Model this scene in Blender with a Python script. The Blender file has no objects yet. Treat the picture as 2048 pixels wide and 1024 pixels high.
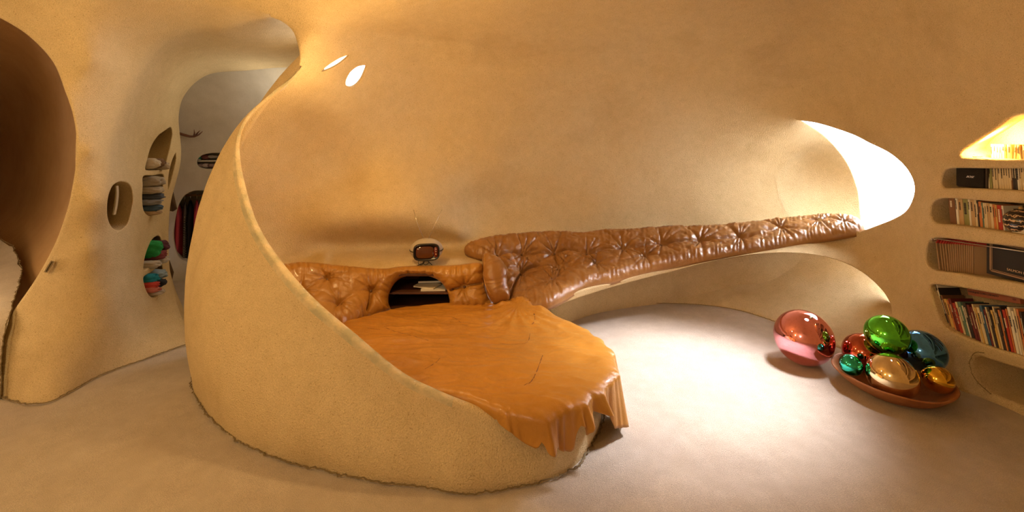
import bpy, bmesh, math, random
import numpy as np
from mathutils import Vector, Matrix, noise
from mathutils.geometry import delaunay_2d_cdt
random.seed(7)
PI = math.pi
F, CX, HY, EYE = 880.0, 1024.0, 290.0, 1.6
col = bpy.context.scene.collection
R = math.radians

# ------------------------------------------------------------------ basics
def P(px, py, D):
    """world point at depth D on the sight line of a measured spot of the room"""
    return Vector(((px-CX)/F*D, D, EYE-(py-HY)/F*D))
def FD(py):                       # depth of a spot on the floor
    return EYE*F/(py-HY)
def W(x, y, z):
    h = math.hypot(x, y); az = math.degrees(math.atan2(x, y))
    return (az, math.degrees(math.atan2(z-EYE, h)), math.sqrt(h*h+(z-EYE)**2))
def Wb(x, y, z):                  # for spots behind, azimuth kept in 0..360
    a, e, r = W(x, y, z)
    if a < -120: a += 360
    return (a, e, r)
def S(px, py, D=None):
    p = P(px, py, D if D else 1.0); a, e, r = W(*p)
    return (a, e, r if D else None)
def SF(px, py): return S(px, py, FD(py))
def toworld(az, el, r):
    a, e = math.radians(az), math.radians(el)
    return Vector((r*math.cos(e)*math.sin(a), r*math.cos(e)*math.cos(a), EYE+r*math.sin(e)))

def link(o, parent=None):
    col.objects.link(o)
    if parent is not None: o.parent = parent
    return o
def mesh_obj(name, verts, faces, mats, parent=None, smooth=True, fmat=None, normals=None):
    me = bpy.data.meshes.new(name)
    me.from_pydata([tuple(v) for v in verts], [], [tuple(f) for f in faces])
    for m in (mats if isinstance(mats, (list, tuple)) else [mats]): me.materials.append(m)
    if fmat is not None: me.polygons.foreach_set('material_index', fmat)
    if smooth: me.polygons.foreach_set('use_smooth', [True]*len(me.polygons))
    me.update()
    if normals is not None: me.normals_split_custom_set_from_vertices([tuple(n) for n in normals])
    return link(bpy.data.objects.new(name, me), parent)
def bm_obj(name, bm, mat, parent=None, smooth=True):
    me = bpy.data.meshes.new(name); bmesh.ops.recalc_face_normals(bm, faces=bm.faces[:])
    bm.to_mesh(me); bm.free()
    for m in (mat if isinstance(mat, (list, tuple)) else [mat]): me.materials.append(m)
    if smooth: me.polygons.foreach_set('use_smooth', [True]*len(me.polygons))
    return link(bpy.data.objects.new(name, me), parent)
def tag(o, label=None, cat=None, group=None, kind=None):
    if label: o['label'] = label
    if cat: o['category'] = cat
    if group: o['group'] = group
    if kind: o['kind'] = kind
    return o
def empty(name, loc, label, cat, group=None, rz=0):
    o = bpy.data.objects.new(name, None); o.location = loc; o.rotation_euler = (0, 0, rz)
    o.empty_display_size = .05
    link(o); return tag(o, label, cat, group)

def catmull(pts, step, closed=False, dims=None):
    """resample a polyline of tuples smoothly at about `step` spacing (measured on first two dims)"""
    n = len(pts); out = []
    pts = [np.array(p, float) for p in pts]
    rng = range(n if closed else n-1)
    for i in rng:
        if closed: p0, p1, p2, p3 = pts[i-1], pts[i], pts[(i+1) % n], pts[(i+2) % n]
        else:
            p1, p2 = pts[i], pts[i+1]
            p0 = pts[i-1] if i > 0 else 2*p1-p2
            p3 = pts[i+2] if i+2 < n else 2*p2-p1
        d = p2-p1; L = np.linalg.norm(d[:dims] if dims else d[:2])
        k = max(1, int(round(L/step)))
        # centripetal-like: limit tangents
        L0 = np.linalg.norm((p1-p0)[:2])+1e-9; L2 = np.linalg.norm((p3-p2)[:2])+1e-9; L1 = L+1e-9
        m1 = (p2-p0)/(L0+L1)*L1; m2 = (p3-p1)/(L1+L2)*L1
        for j in range(k):
            t = j/k; t2, t3 = t*t, t*t*t
            out.append((2*t3-3*t2+1)*p1+(t3-2*t2+t)*m1+(-2*t3+3*t2)*p2+(t3-t2)*m2)
    if not closed: out.append(pts[-1])
    return [tuple(p) for p in out]

class TPS:
    def __init__(s, xy, v, lam=1e-5):
        xy = np.array(xy, float); v = np.array(v, float)
        n = len(xy); s.c = xy
        d = np.linalg.norm(xy[:, None]-xy[None], axis=2)
        K = np.where(d > 0, d*d*np.log(np.maximum(d, 1e-12)), 0)+lam*np.eye(n)
        Pm = np.hstack([np.ones((n, 1)), xy])
        A = np.zeros((n+3, n+3)); A[:n, :n] = K; A[:n, n:] = Pm; A[n:, :n] = Pm.T
        b = np.zeros((n+3,)+v.shape[1:]); b[:n] = v
        s.w = np.linalg.lstsq(A, b, rcond=None)[0]
    def __call__(s, q):
        q = np.array(q, float).reshape(-1, 2); out = []
        for i in range(0, len(q), 4000):
            qq = q[i:i+4000]
            d = np.linalg.norm(qq[:, None]-s.c[None], axis=2)
            K = np.where(d > 0, d*d*np.log(np.maximum(d, 1e-12)), 0)
            out.append(K @ s.w[:-3]+np.hstack([np.ones((len(qq), 1)), qq]) @ s.w[-3:])
        return np.concatenate(out)

def inpoly(pts, poly):
    pts = np.asarray(pts, float); poly = np.asarray(poly, float)
    x, y = pts[:, 0], pts[:, 1]; inside = np.zeros(len(pts), bool)
    x1, y1 = poly[:, 0], poly[:, 1]; x2, y2 = np.roll(x1, -1), np.roll(y1, -1)
    for a, b, c, d in zip(x1, y1, x2, y2):
        if b == d: continue
        m = ((b > y) != (d > y)) & (x < (c-a)*(y-b)/(d-b)+a)
        inside ^= m
    return inside
def mindist(pts, bpts):
    pts = np.asarray(pts, float); bpts = np.asarray(bpts, float); o = np.empty(len(pts))
    for i in range(0, len(pts), 2000):
        o[i:i+2000] = np.sqrt(((pts[i:i+2000, None]-bpts[None])**2).sum(2)).min(1)
    return o
def segdist(pts, poly, closed=True):
    """distance of pts to a polyline"""
    pts = np.asarray(pts, float); a = np.asarray(poly, float)
    b = np.roll(a, -1, axis=0)
    if not closed: a, b = a[:-1], b[:-1]
    best = np.full(len(pts), 1e9); arc = np.zeros(len(pts)); L = 0
    for p, q in zip(a, b):
        d = q-p; l2 = (d*d).sum()
        t = np.clip(((pts-p) @ d)/max(l2, 1e-12), 0, 1)
        dd = np.linalg.norm(pts-(p+t[:, None]*d), axis=1)
        m = dd < best; best[m] = dd[m]; arc[m] = L+t[m]*math.sqrt(l2); L += math.sqrt(l2)
    return best, arc

def triangulate(loops, grid):
    """loops: list of lists of 2D points (first outer, rest holes); grid: interior 2D points"""
    verts, edges = [], []
    for lp in loops:
        b = len(verts); n = len(lp); verts += [tuple(p[:2]) for p in lp]
        edges += [(b+i, b+(i+1) % n) for i in range(n)]
    verts += [tuple(g) for g in grid]
    vo, eo, fo, ov, oe, of = delaunay_2d_cdt([Vector(v) for v in verts], edges, [], 0, 1e-7)
    V = np.array([tuple(v) for v in vo]); T = np.array([f for f in fo if len(f) == 3])
    c = V[T].mean(1); keep = inpoly(c, [p[:2] for p in loops[0]])
    for h in loops[1:]: keep &= ~inpoly(c, [p[:2] for p in h])
    T = T[keep]
    # orig map
    mp = {}
    for k, o in enumerate(ov):
        for i in o: mp[i] = k
    return V, T, mp

def lump(p, amp=.010, sc=1.7):
    return amp*(noise.noise(p*sc)+.4*noise.noise(p*sc*2.7+Vector((5, 1, 2))))

class Shell:
    """a curved plaster surface: outline segments + control spots, triangulated"""
    all = []
    def __init__(s, name, segs, ctrl, holes=(), step=.5, lam=1e-5):
        # segs: list of (label, sampled pts (az,el,r|None))
        s.name = name; outer = []; s.chain = {}
        for lab, pts in segs:
            st = len(outer); outer += pts[:-1]; s.chain[lab] = list(range(st, st+len(pts)))
        n = len(outer)
        for k in s.chain: s.chain[k] = [i % n for i in s.chain[k]]
        loops = [outer]; base = n
        for lab, pts in holes:
            s.chain[lab] = list(range(base, base+len(pts))); base += len(pts); loops.append(pts)
        cx, cv = [], []
        def addc(p):
            cx.append(p[:2]); cv.append(math.log(p[2]))
        for c in ctrl: addc(c)
        last = None
        for p in outer:
            if p[2] is not None and not (isinstance(p[2], float) and math.isnan(p[2])):
                if last is None or math.hypot(p[0]-last[0], p[1]-last[1]) > 1.0:
                    addc(p); last = p
        s.tps = TPS(cx, cv, lam)
        o2 = np.array([p[:2] for p in outer]); a0, e0 = o2.min(0); a1, e1 = o2.max(0)
        g = []
        az = a0
        rows = []
        xs = []
        x = a0
        while x < a1:
            xs.append(x); x += step if -50 < x < 52 else 3.0
        for i, x in enumerate(xs):
            e = e0+(i % 2)*step*.5; fine = -50 < x < 52
            while e < e1:
                g.append((x, e)); e += step if (fine and e < 20) else 3.0
        g = np.array(g)
        g = g[inpoly(g, o2)]
        for lab, pts in holes: g = g[~inpoly(g, [p[:2] for p in pts])]
        allb = np.array([p[:2] for lp in loops for p in lp])
        g = g[mindist(g, allb) > .45*step]
        V2, T, mp = triangulate(loops, g)
        lr = s.tps(V2)
        k = 0
        for lp in loops:
            for p in lp:
                if k in mp and p[2] is not None and not math.isnan(p[2]): lr[mp[k]] = math.log(p[2])
                k += 1
        s.V = [toworld(a, e, math.exp(r)) for (a, e), r in zip(V2, lr)]
        s.mp = mp; s.seam = set()
        for k in s.chain: s.chain[k] = [mp[i] for i in s.chain[k] if i in mp]
        s.T = [tuple(int(i) for i in t) for t in T]
        s.org = list(s.V)
        s.V = [v*1.0 for v in s.V]
        for i, v in enumerate(s.V):
            d = (v-Vector((0, 0, EYE))).normalized(); s.V[i] = v+d*lump(v)
        # orient towards the eye
        for i, t in enumerate(s.T):
            a, b, c = [s.V[j] for j in t]
            if (b-a).cross(c-a).dot(Vector((0, 0, EYE))-a) < 0: s.T[i] = (t[0], t[2], t[1])
        s.F = [tuple(t) for t in s.T]; s.tag = [0]*len(s.F)
        s.N0 = s.vnormals(); Shell.all.append(s)
        s.near = {}
        for t in s.T:
            c = (s.V[t[0]]+s.V[t[1]]+s.V[t[2]])/3
            for j in t: s.near.setdefault(j, []).append(c)
    def vnormals(s):
        N = [Vector((0, 0, 0)) for _ in s.V]
        for f in s.F:
            a, b, c = s.V[f[0]], s.V[f[1]], s.V[f[2]]
            n = (b-a).cross(c-a)
            for j in f: N[j] += n
        return N
    def depth(s, px, py):
        a, e, _ = S(px, py); r = math.exp(float(s.tps([(a, e)])[0]))
        return toworld(a, e, r).y
    def surf(s, px, py):
        a, e, _ = S(px, py); return toworld(a, e, math.exp(float(s.tps([(a, e)])[0])))
    def lip(s, lab, r, depth, closed=False, dirv=None, cap=False, taper=0, blend=1.0):
        ch = s.chain[lab]; n = len(ch); rings = [ch]
        T, Dn = [], []
        for i in range(n):
            if closed: a, b = s.V[ch[i-1]], s.V[ch[(i+1) % n]]
            else: a, b = s.V[ch[max(i-1, 0)]], s.V[ch[min(i+1, n-1)]]
            e = (b-a).normalized(); nn = s.N0[ch[i]].normalized()
            t = e.cross(nn).normalized(); nl = s.near.get(ch[i]) or [s.V[ch[i]]-t]; cen = sum(nl, Vector())/len(nl)
            if ch[i] not in s.near: print('NONEAR', s.name, lab, i, pxof(s.V[ch[i]]))
            if t.dot(s.V[ch[i]]-cen) < 0: t = -t
            T.append(t); Dn.append(-nn)
        # smooth tangents
        for _ in range(3):
            T = [(T[i-1 if (i or closed) else 0]+T[i]*2+T[(i+1) % n if closed else min(i+1, n-1)]).normalized() for i in range(n)]
        steps = []
        for k in range(1, 5):
            a = k/4*PI/2; steps.append((r*math.sin(a), r*(1-math.cos(a))))
        if isinstance(depth, (int, float)): ds = [depth]*n
        else: ds = depth
        for (tt, dd) in steps:
            ring = []
            for i in range(n):
                dv = (s.V[ch[i]]-Vector((0, 0, EYE))).normalized() if dirv == 'sight' else Vector(dirv).normalized() if (dirv is not None) else Dn[i]
                s.V.append(s.V[ch[i]]+T[i]*tt+dv*dd); ring.append(len(s.V)-1)
            rings.append(ring)
        nd = 4
        for k in range(1, nd+1):
            ring = []
            for i in range(n):
                dv = (s.V[ch[i]]-Vector((0, 0, EYE))).normalized() if dirv == 'sight' else Vector(dirv).normalized() if (dirv is not None) else Dn[i]
                s.V.append(s.V[rings[4][i]]+dv*ds[i]*k/nd+T[i]*(-(taper if T[i].z < 0 else 0)*k/nd)); ring.append(len(s.V)-1)
            rings.append(ring)
        m = n if closed else n-1
        for ra, rb in zip(rings, rings[1:]):
            for i in range(m):
                j = (i+1) % n; s.add((ra[i], ra[j], rb[j], rb[i]), T[i])
        if cap:
            ring = []
            for i in rings[-1]: s.V.append(s.V[i].copy()); ring.append(len(s.V)-1)
            c = sum((s.V[i] for i in ring), Vector())/n; s.V.append(c); ci = len(s.V)-1
            # fan cap (outline star-like); use cdt for safety
            ax = Vector(dirv).normalized() if dirv is not None else sum(Dn, Vector()).normalized()
            u = ax.cross(Vector((0, 0, 1))).normalized(); w = u.cross(ax)
            p2 = [((s.V[i]-c).dot(u), (s.V[i]-c).dot(w)) for i in ring]
            V2, TT, mp = triangulate([p2], [])
            inv = {v: k for k, v in mp.items()}
            for t in TT:
                if all(int(q) in inv for q in t):
                    f = tuple(ring[inv[int(q)]] for q in t)
                    a, b, cc = [s.V[q] for q in f]
                    if (b-a).cross(cc-a).dot(-ax) < 0: f = (f[0], f[2], f[1])
                    s.F.append(f); s.tag.append(0)
        return rings[-1]
    def add(s, f, outward):
        a, b, c = s.V[f[0]], s.V[f[1]], s.V[f[2]]
        nn = (b-a).cross(c-a)
        if nn.dot(outward) < 0: f = tuple(reversed(f))
        s.F.append(f); s.tag.append(0)
    def skirt(s, lab, z=-.08, ok=None):
        ch = s.chain[lab]; ring = []
        for i in ch:
            v = s.V[i].copy(); v.z = z; s.V.append(v); ring.append(len(s.V)-1)
        for i in range(len(ch)-1):
            if ok and not ok(s.V[ch[i]]): continue
            s.add((ch[i], ch[i+1], ring[i+1], ring[i]), s.N0[ch[i]])

def weld_normals():
    acc = {}
    per = []
    for s in Shell.all:
        N = s.vnormals(); per.append(N)
        seams = set()
        for k, ch in s.chain.items():
            if k.startswith('seam'): seams |= set(ch)
        s.seamset = seams
        for i in seams:
            key = tuple(round(c, 3) for c in s.V[i]); acc[key] = acc.get(key, Vector())+N[i]
    for s, N in zip(Shell.all, per):
        for i in s.seamset:
            key = tuple(round(c, 3) for c in s.V[i]); N[i] = acc[key]
        s.NN = [n.normalized() if n.length > 0 else Vector((0, 0, 1)) for n in N]
def emit(s, mat, classify):
    """split a shell into setting objects"""
    groups = {}
    for f in s.F:
        c = sum((s.V[j] for j in f), Vector())/len(f); groups.setdefault(classify(c), []).append(f)
    for nm, fs in groups.items():
        used = {}; vs = []; ns = []; ff = []
        for f in fs:
            g = []
            for j in f:
                if j not in used: used[j] = len(vs); vs.append(s.V[j]); ns.append(s.NN[j])
                g.append(used[j])
            ff.append(g)
        o = mesh_obj(nm, vs, ff, mat[nm] if isinstance(mat, dict) else mat, normals=ns); o['kind'] = 'structure'
def pxof(v):
    if v.y < .2: return (99999 if v.x > 0 else -99999, 0)
    return (CX+F*v.x/v.y, HY+F*(EYE-v.z)/v.y)

# ------------------------------------------------------------------ materials
def new_mat(name):
    m = bpy.data.materials.new(name); m.use_nodes = True
    nt = m.node_tree; return m, nt, nt.nodes['Principled BSDF']
def N(nt, t, **k):
    n = nt.nodes.new(t)
    for a, b in k.items(): setattr(n, a, b)
    return n
def simple(name, rgb, rough=.6, metal=0, coat=0, bump=None, emis=None, spec=.5):
    m, nt, b = new_mat(name)
    b.inputs['Base Color'].default_value = (*rgb, 1); b.inputs['Roughness'].default_value = rough
    b.inputs['Metallic'].default_value = metal; b.inputs['Coat Weight'].default_value = coat
    b.inputs['Specular IOR Level'].default_value = spec
    if emis: b.inputs['Emission Color'].default_value = (*emis[0], 1); b.inputs['Emission Strength'].default_value = emis[1]
    if bump:
        tc = N(nt, 'ShaderNodeTexCoord'); nz = N(nt, 'ShaderNodeTexNoise'); nz.inputs['Scale'].default_value = bump[0]; nz.inputs['Detail'].default_value = 4
        bp = N(nt, 'ShaderNodeBump'); bp.inputs['Strength'].default_value = bump[1]; bp.inputs['Distance'].default_value = bump[2]
        nt.links.new(tc.outputs['Object'], nz.inputs['Vector']); nt.links.new(nz.outputs['Fac'], bp.inputs['Height']); nt.links.new(bp.outputs['Normal'], b.inputs['Normal'])
    return m
def noisy(name, c1, c2, scales, rough, bumps, speck=None, spec=.3, ramp=(.35, .65), sheen=0, coat=0, grain=None):
    """two-tone mottled surface; bumps = list of (scale, distance)"""
    m, nt, b = new_mat(name); L = nt.links.new
    tc = N(nt, 'ShaderNodeTexCoord')
    nz = N(nt, 'ShaderNodeTexNoise'); nz.inputs['Scale'].default_value = scales[0]; nz.inputs['Detail'].default_value = 8; nz.inputs['Roughness'].default_value = .62
    L(tc.outputs['Object'], nz.inputs['Vector'])
    cr = N(nt, 'ShaderNodeValToRGB'); cr.color_ramp.elements[0].position = ramp[0]; cr.color_ramp.elements[1].position = ramp[1]
    cr.color_ramp.elements[0].color = (*c1, 1); cr.color_ramp.elements[1].color = (*c2, 1)
    L(nz.outputs['Fac'], cr.inputs['Fac']); last = cr.outputs['Color']
    if len(scales) > 1:
        n2 = N(nt, 'ShaderNodeTexNoise'); n2.inputs['Scale'].default_value = scales[1]; n2.inputs['Detail'].default_value = 3
        L(tc.outputs['Object'], n2.inputs['Vector'])
        c2r = N(nt, 'ShaderNodeValToRGB'); c2r.color_ramp.elements[0].position = .3; c2r.color_ramp.elements[1].position = .7
        c2r.color_ramp.elements[0].color = (.95, .945, .93, 1); c2r.color_ramp.elements[1].color = (1.02, 1.02, 1.02, 1)
        L(n2.outputs['Fac'], c2r.inputs['Fac'])
        mx = N(nt, 'ShaderNodeMix', data_type='RGBA', blend_type='MULTIPLY'); mx.inputs[0].default_value = 1
        L(last, mx.inputs[6]); L(c2r.outputs['Color'], mx.inputs[7]); last = mx.outputs[2]
    if grain:
        for (gs, lo, hi, p0, p1) in grain:
            n4 = N(nt, 'ShaderNodeTexNoise'); n4.inputs['Scale'].default_value = gs; n4.inputs['Detail'].default_value = 3
            L(tc.outputs['Object'], n4.inputs['Vector'])
            c4 = N(nt, 'ShaderNodeValToRGB'); c4.color_ramp.elements[0].position = p0; c4.color_ramp.elements[1].position = p1
            c4.color_ramp.elements[0].color = (*lo, 1); c4.color_ramp.elements[1].color = (*hi, 1)
            L(n4.outputs['Fac'], c4.inputs['Fac'])
            mx = N(nt, 'ShaderNodeMix', data_type='RGBA', blend_type='MULTIPLY'); mx.inputs[0].default_value = 1
            L(last, mx.inputs[6]); L(c4.outputs['Color'], mx.inputs[7]); last = mx.outputs[2]
    if speck:
        n3 = N(nt, 'ShaderNodeTexNoise'); n3.inputs['Scale'].default_value = speck[0]; n3.inputs['Detail'].default_value = 2
        L(tc.outputs['Object'], n3.inputs['Vector'])
        c3 = N(nt, 'ShaderNodeValToRGB'); c3.color_ramp.elements[0].position = speck[1]; c3.color_ramp.elements[1].position = speck[1]+.04
        c3.color_ramp.elements[0].color = (1, 1, 1, 1); c3.color_ramp.elements[1].color = (*speck[2], 1)
        L(n3.outputs['Fac'], c3.inputs['Fac'])
        mx = N(nt, 'ShaderNodeMix', data_type='RGBA', blend_type='MULTIPLY'); mx.inputs[0].default_value = 1
        L(last, mx.inputs[6]); L(c3.outputs['Color'], mx.inputs[7]); last = mx.outputs[2]
    L(last, b.inputs['Base Color'])
    b.inputs['Roughness'].default_value = rough; b.inputs['Specular IOR Level'].default_value = spec
    b.inputs['Coat Weight'].default_value = coat
    if sheen: b.inputs['Sheen Weight'].default_value = sheen
    prev = None
    for sc, ds in bumps:
        nb = N(nt, 'ShaderNodeTexNoise'); nb.inputs['Scale'].default_value = sc; nb.inputs['Detail'].default_value = 4
        L(tc.outputs['Object'], nb.inputs['Vector'])
        bp = N(nt, 'ShaderNodeBump'); bp.inputs['Distance'].default_value = ds; bp.inputs['Strength'].default_value = 1
        L(nb.outputs['Fac'], bp.inputs['Height'])
        if prev: L(prev, bp.inputs['Normal'])
        prev = bp.outputs['Normal']
    if prev: L(prev, b.inputs['Normal'])
    return m
plaster = noisy('plaster', (.71, .55, .305), (.74, .58, .33), (4.5, 14), .85, [(130, .006), (9, .0012)], speck=(150, .66, (.60, .52, .42)), spec=.15, grain=[(230, (.80, .78, .74), (1.06, 1.06, 1.06), .32, .66), (1.6, (1, 1, 1), (.90, .885, .86), .56, .70)])
plaster_grey = noisy('pale_plaster', (.66, .60, .48), (.74, .68, .56), (2.2, 9), .85, [(110, .0025), (9, .0010)], speck=(190, .68, (.66, .58, .48)), spec=.15)
plaster_grime = noisy('plaster_grime', (.50, .44, .27), (.71, .57, .34), (11, 30), .9, [(110, .005)], spec=.1, ramp=(.38, .60))
plaster_dim_brown = noisy('dim_brown_plaster', (.42, .24, .10), (.48, .29, .13), (2.2, 9), .8, [(110, .003)], spec=.2)  # browner, darker copy of the plaster; its colour adds to the side room's dimness
carpet = noisy('carpet', (.67, .56, .43), (.73, .62, .49), (3, 12), .95, [(300, .008), (10, .0025)], spec=.05, sheen=.15, grain=[(330, (.78, .77, .76), (1.08, 1.08, 1.08), .34, .66), (1.4, (1, 1, 1), (.90, .89, .89), .52, .68)])
fringe_m = simple('fringe', (.20, .145, .07), .95)
leather = noisy('leather', (.36, .163, .028), (.50, .24, .042), (2.5, 14), .33, [(160, .0012), (30, .003)], spec=.5, coat=.12)
leather_sheet = noisy('leather_sheet', (.46, .205, .028), (.58, .265, .036), (2.0, 11), .36, [(160, .0010), (14, .006)], spec=.45, coat=.08)
leather_bench = noisy('leather_bench', (.28, .125, .032), (.38, .18, .048), (2.5, 14), .33, [(160, .0012), (34, .003)], spec=.5, coat=.12)
button_m = simple('button_leather', (.14, .06, .018), .4)
# ------------------------------------------------------------------ the shells
def samp(pts, step=.3):
    """smooth sampling of (az,el,r|None) spots; all with r or none"""
    has = pts[0][2] is not None
    if has: return catmull([(a, e, r) for a, e, r in pts], step)
    q = catmull([(a, e) for a, e, _ in pts], step); return [(a, e, None) for a, e in q]
def sampc(pts, step=.3):
    q = catmull([(a, e) for a, e, _ in pts], step, closed=True); return [(a, e, None) for a, e in q]
rv = lambda l: list(reversed(l))

crease = samp([S(*t) for t in [(604,132,2.98),(622,104,3.02),(660,80,3.15),(700,68,3.35),(760,66,3.6),(850,75,3.85),(950,92,4.0),(1080,120,4.15),(1200,150,4.3),(1320,180,4.4),(1450,207,4.45),(1540,226,4.42),(1592,238,4.36)]])
seam_top = samp([S(*t) for t in [(-60,-12,2.5),(60,-25,2.5),(150,-15,2.55),(210,5,2.65),(300,10,2.8),(400,12,2.9),(500,18,2.95),(540,27,2.97)]])
ceil_edge = samp([S(*t) for t in [(540,27,2.97),(565,36,2.97),(590,56,2.97),(603,85,2.97),(606,110,2.97),(604,132,2.98)]])
win_edge = samp([S(*t) for t in [(1592,238,4.36),(1637,244,4.2),(1705,266,3.95),(1739,283,3.8),(1779,303,3.6),(1808,327,3.45),(1825,352,3.36),(1831,374,3.32),(1827,400,3.33),(1813,425,3.42),(1788,441,3.58),(1758,453,3.78),(1720,467,4.0)]])
bench_edge = samp([S(*t) for t in [(1720,467,4.0),(1680,475,4.15),(1603,487,4.25),(1462,514,4.2),(1322,541,4.0),(1228,567,3.8),(1158,585,3.6),(1125,602,3.48),(1090,622,3.36)]])
arch_edge = samp([S(*t) for t in [(1090,624,3.36),(1110,613,3.45),(1145,597,3.57),(1200,579,3.74),(1300,551,3.96),(1400,527,4.1),(1500,509,4.16),(1560,504,4.15),(1620,507,4.1),(1680,520,4.0),(1730,545,3.88),(1765,577,3.74),(1783,607,3.6),(1788,640,3.48)]])
seam_u = samp([S(*t) for t in [(1788,640,3.48),(1791,672,3.38),(1798,705,3.26),(1805,741,3.122)]])
base_right = samp([SF(1805,741),SF(1850,757),SF(1908,777),SF(1975,800),SF(2048,832),W(2.93,2.2,0),W(2.95,1.2,0),W(2.8,0,0),W(2.3,-1.4,0),W(1.2,-2.4,0),Wb(-.5,-2.8,0)], .8)
az1 = base_right[-1][0]
top_rim = [(az1, 30., 3.0), (az1, 55., 1.7), (az1, 80., 1.33)]
back_up = samp([base_right[-1], Wb(-.5,-3.0,1.2), Wb(-.4,-2.6,2.2), (az1, 55., 1.58), (az1, 80., 1.32)], 4)
top_l = [(a, 80., 1.32) for a in np.linspace(az1, az1-360, 40)]
back_dn = [(a-360, e, r) for a, e, r in rv(back_up)]
base_left = samp([(base_right[-1][0]-360,)+base_right[-1][1:], W(-2,-2.4,0), W(-3.1,-1.4,0), W(-3.4,0,0), W(-3.3,1,0), W(-3.25,2,0), SF(-200,870), SF(-60,803)], .8)
seam_lb = samp([SF(-60,803), S(-60,740,2.85), S(-60,700,2.88)])
open_out = samp([S(*t) for t in [(-60,700,2.88),(-160,735,2.7),(-260,690,2.5),(-330,560,2.35),(-350,400,2.3),(-330,210,2.3),(-260,80,2.35),(-190,20,2.4),(-120,0,2.45),(-60,5,2.52)]], .6)
seam_lt = samp([S(-60,5,2.52), S(-60,-12,2.5)])

# ---- shelf holes in the right wall
def ext(pts_top, pts_bot, left):
    """close an opening beyond the frame at world x = 2.95, y = 1.55"""
    (tx, ty), (bx, by) = pts_top[-1], pts_bot[-1]
    d = 2.95*F/(tx-CX); zt = EYE-(ty-HY)/F*d; d = 2.95*F/(bx-CX); zb = EYE-(by-HY)/F*d
    e = []
    for y in (2.3, 2.0, 1.7): e.append(W(2.95, y, zt))
    for y in (1.6,): e += [W(2.95, y, zt-.03), W(2.95, y, zb+.03)]
    for y in (1.7, 2.0, 2.3): e.append(W(2.95, y, zb))
    return [(*S(x, y)[:2], None) for x, y in pts_top]+[(a, b, None) for a, b, _ in e]+[(*S(x, y)[:2], None) for x, y in reversed(pts_bot)]+[(*S(x, y)[:2], None) for x, y in left]
sh1 = ext([(1923,295),(1937,286),(1961,270),(1982,256),(2014,232),(2030,226),(2048,223)], [(1920,319),(1966,323),(2009,325),(2048,325)], [(1914,311),(1916,303)])
sh2 = ext([(1890,334),(1908,331),(1975,331),(2048,331)], [(1884,379.5),(1922,381),(1985,384),(2048,388)], [(1877.5,366),(1880,347)])
sh3 = ext([(1873,394),(1895,391),(1977,397),(2048,401)], [(1872,450.5),(1908,455),(1977,465),(2048,476)], [(1859,438),(1857,419),(1861,403)])
sh4 = ext([(1870,470.5),(1905,473),(1949,479),(2048,490)], [(1869,546),(1905,551),(1936,556),(2048,575)], [(1855,537),(1848,520),(1849,495),(1856,477)])
sh5 = ext([(1862,564),(1890,566),(1922,570),(2048,594)], [(1903,668),(1949,688),(1990,702),(2048,719)], [(1881,651),(1863,604),(1856,574)])
sh6 = ext([(1955,707),(1975,713),(2004,722),(2048,736)], [(1979,790),(2000,799),(2020,808),(2048,819)], [(1961,776),(1946,759),(1938,742),(1936,727),(1941,713)])
holes_M = [('h%d' % (i+1), sampc(h)) for i, h in enumerate([sh1, sh2, sh3, sh4, sh5, sh6])]

ctrl_M = [W(*t) for t in [(0,.3,2.9),(0,1.5,2.9),(0,2.5,2.86),(0,3.2,2.72),(1,1,2.9),(1.5,2.4,2.82),(1.3,3.3,2.66),(-1.2,1.5,2.8),(-.9,2.6,2.68),(2.2,1.5,2.66),(-2.4,1.2,2.55),(-1.9,2.3,2.55),
    (2.7,.8,2.2),(2.95,1.2,1.4),(2.95,1.6,.6),(2.95,1.9,1.5),(2.85,1.9,2.1),(2.9,0,1.2),(2.3,0,2.5),(2.3,-1.6,1.2),(1.7,-1.2,2.5),(1.2,-2.6,1.2),(0,-1.2,2.85),(-2,-2.5,1.2),(-1.5,-1.5,2.6),(-3.2,-1.3,1.2),(-2.4,-.7,2.5),(-3.5,.2,1.2),(-2.6,.4,2.45),(-3.1,1.1,.8),(-2.9,.9,2.1)]]
ctrl_M = [(a, e, r) for a, e, r in ctrl_M]
ctrl_M += [(a+360, e, r) for a, e, r in ctrl_M if a < -110]+[(a-360, e, r) for a, e, r in ctrl_M if 120 < a <= 190]
ctrl_M += [S(*t) for t in [(640,40,3.0),(640,75,3.03),(700,30,3.1),(800,30,3.35),(1000,40,3.6),(1200,60,3.72),(1300,110,4.1),(1440,100,3.95),(1560,100,3.9),(1560,180,4.25),(1700,0,3.35),(1700,100,3.7),(1700,200,3.95),(1850,50,2.95),(1850,150,3.15),(1850,250,3.2),(1860,320,3.14),(2048,20,2.28),(2048,120,2.46),(2048,200,2.53),(1950,200,2.83),
    (1870,420,3.07),(1870,520,3.07),(1850,600,3.15),(1870,680,3.07),(1950,740,2.84),(1950,420,2.80),(1950,560,2.80),(2048,420,2.53),(2048,560,2.53),(2048,690,2.55),(2200,350,2.21),(2200,550,2.21),
    (1815,500,3.45),(1800,560,3.55),(1830,640,3.28),(1760,490,3.85),(1700,500,4.05),(1560,494,4.22),(1400,519,4.15)]]
M = Shell('M', [('base', base_right), ('bu', back_up), ('tp', top_l), ('bd', back_dn), ('basel', base_left), ('seam_lb', seam_lb), ('open_out', open_out), ('seam_lt', seam_lt),
    ('seam_top', seam_top), ('ceil_edge', ceil_edge), ('seam_crease', crease), ('win_edge', win_edge), ('bench_edge', bench_edge+[arch_edge[0]]), ('arch_edge', arch_edge), ('seam_u', seam_u)], ctrl_M, holes_M)

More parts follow.
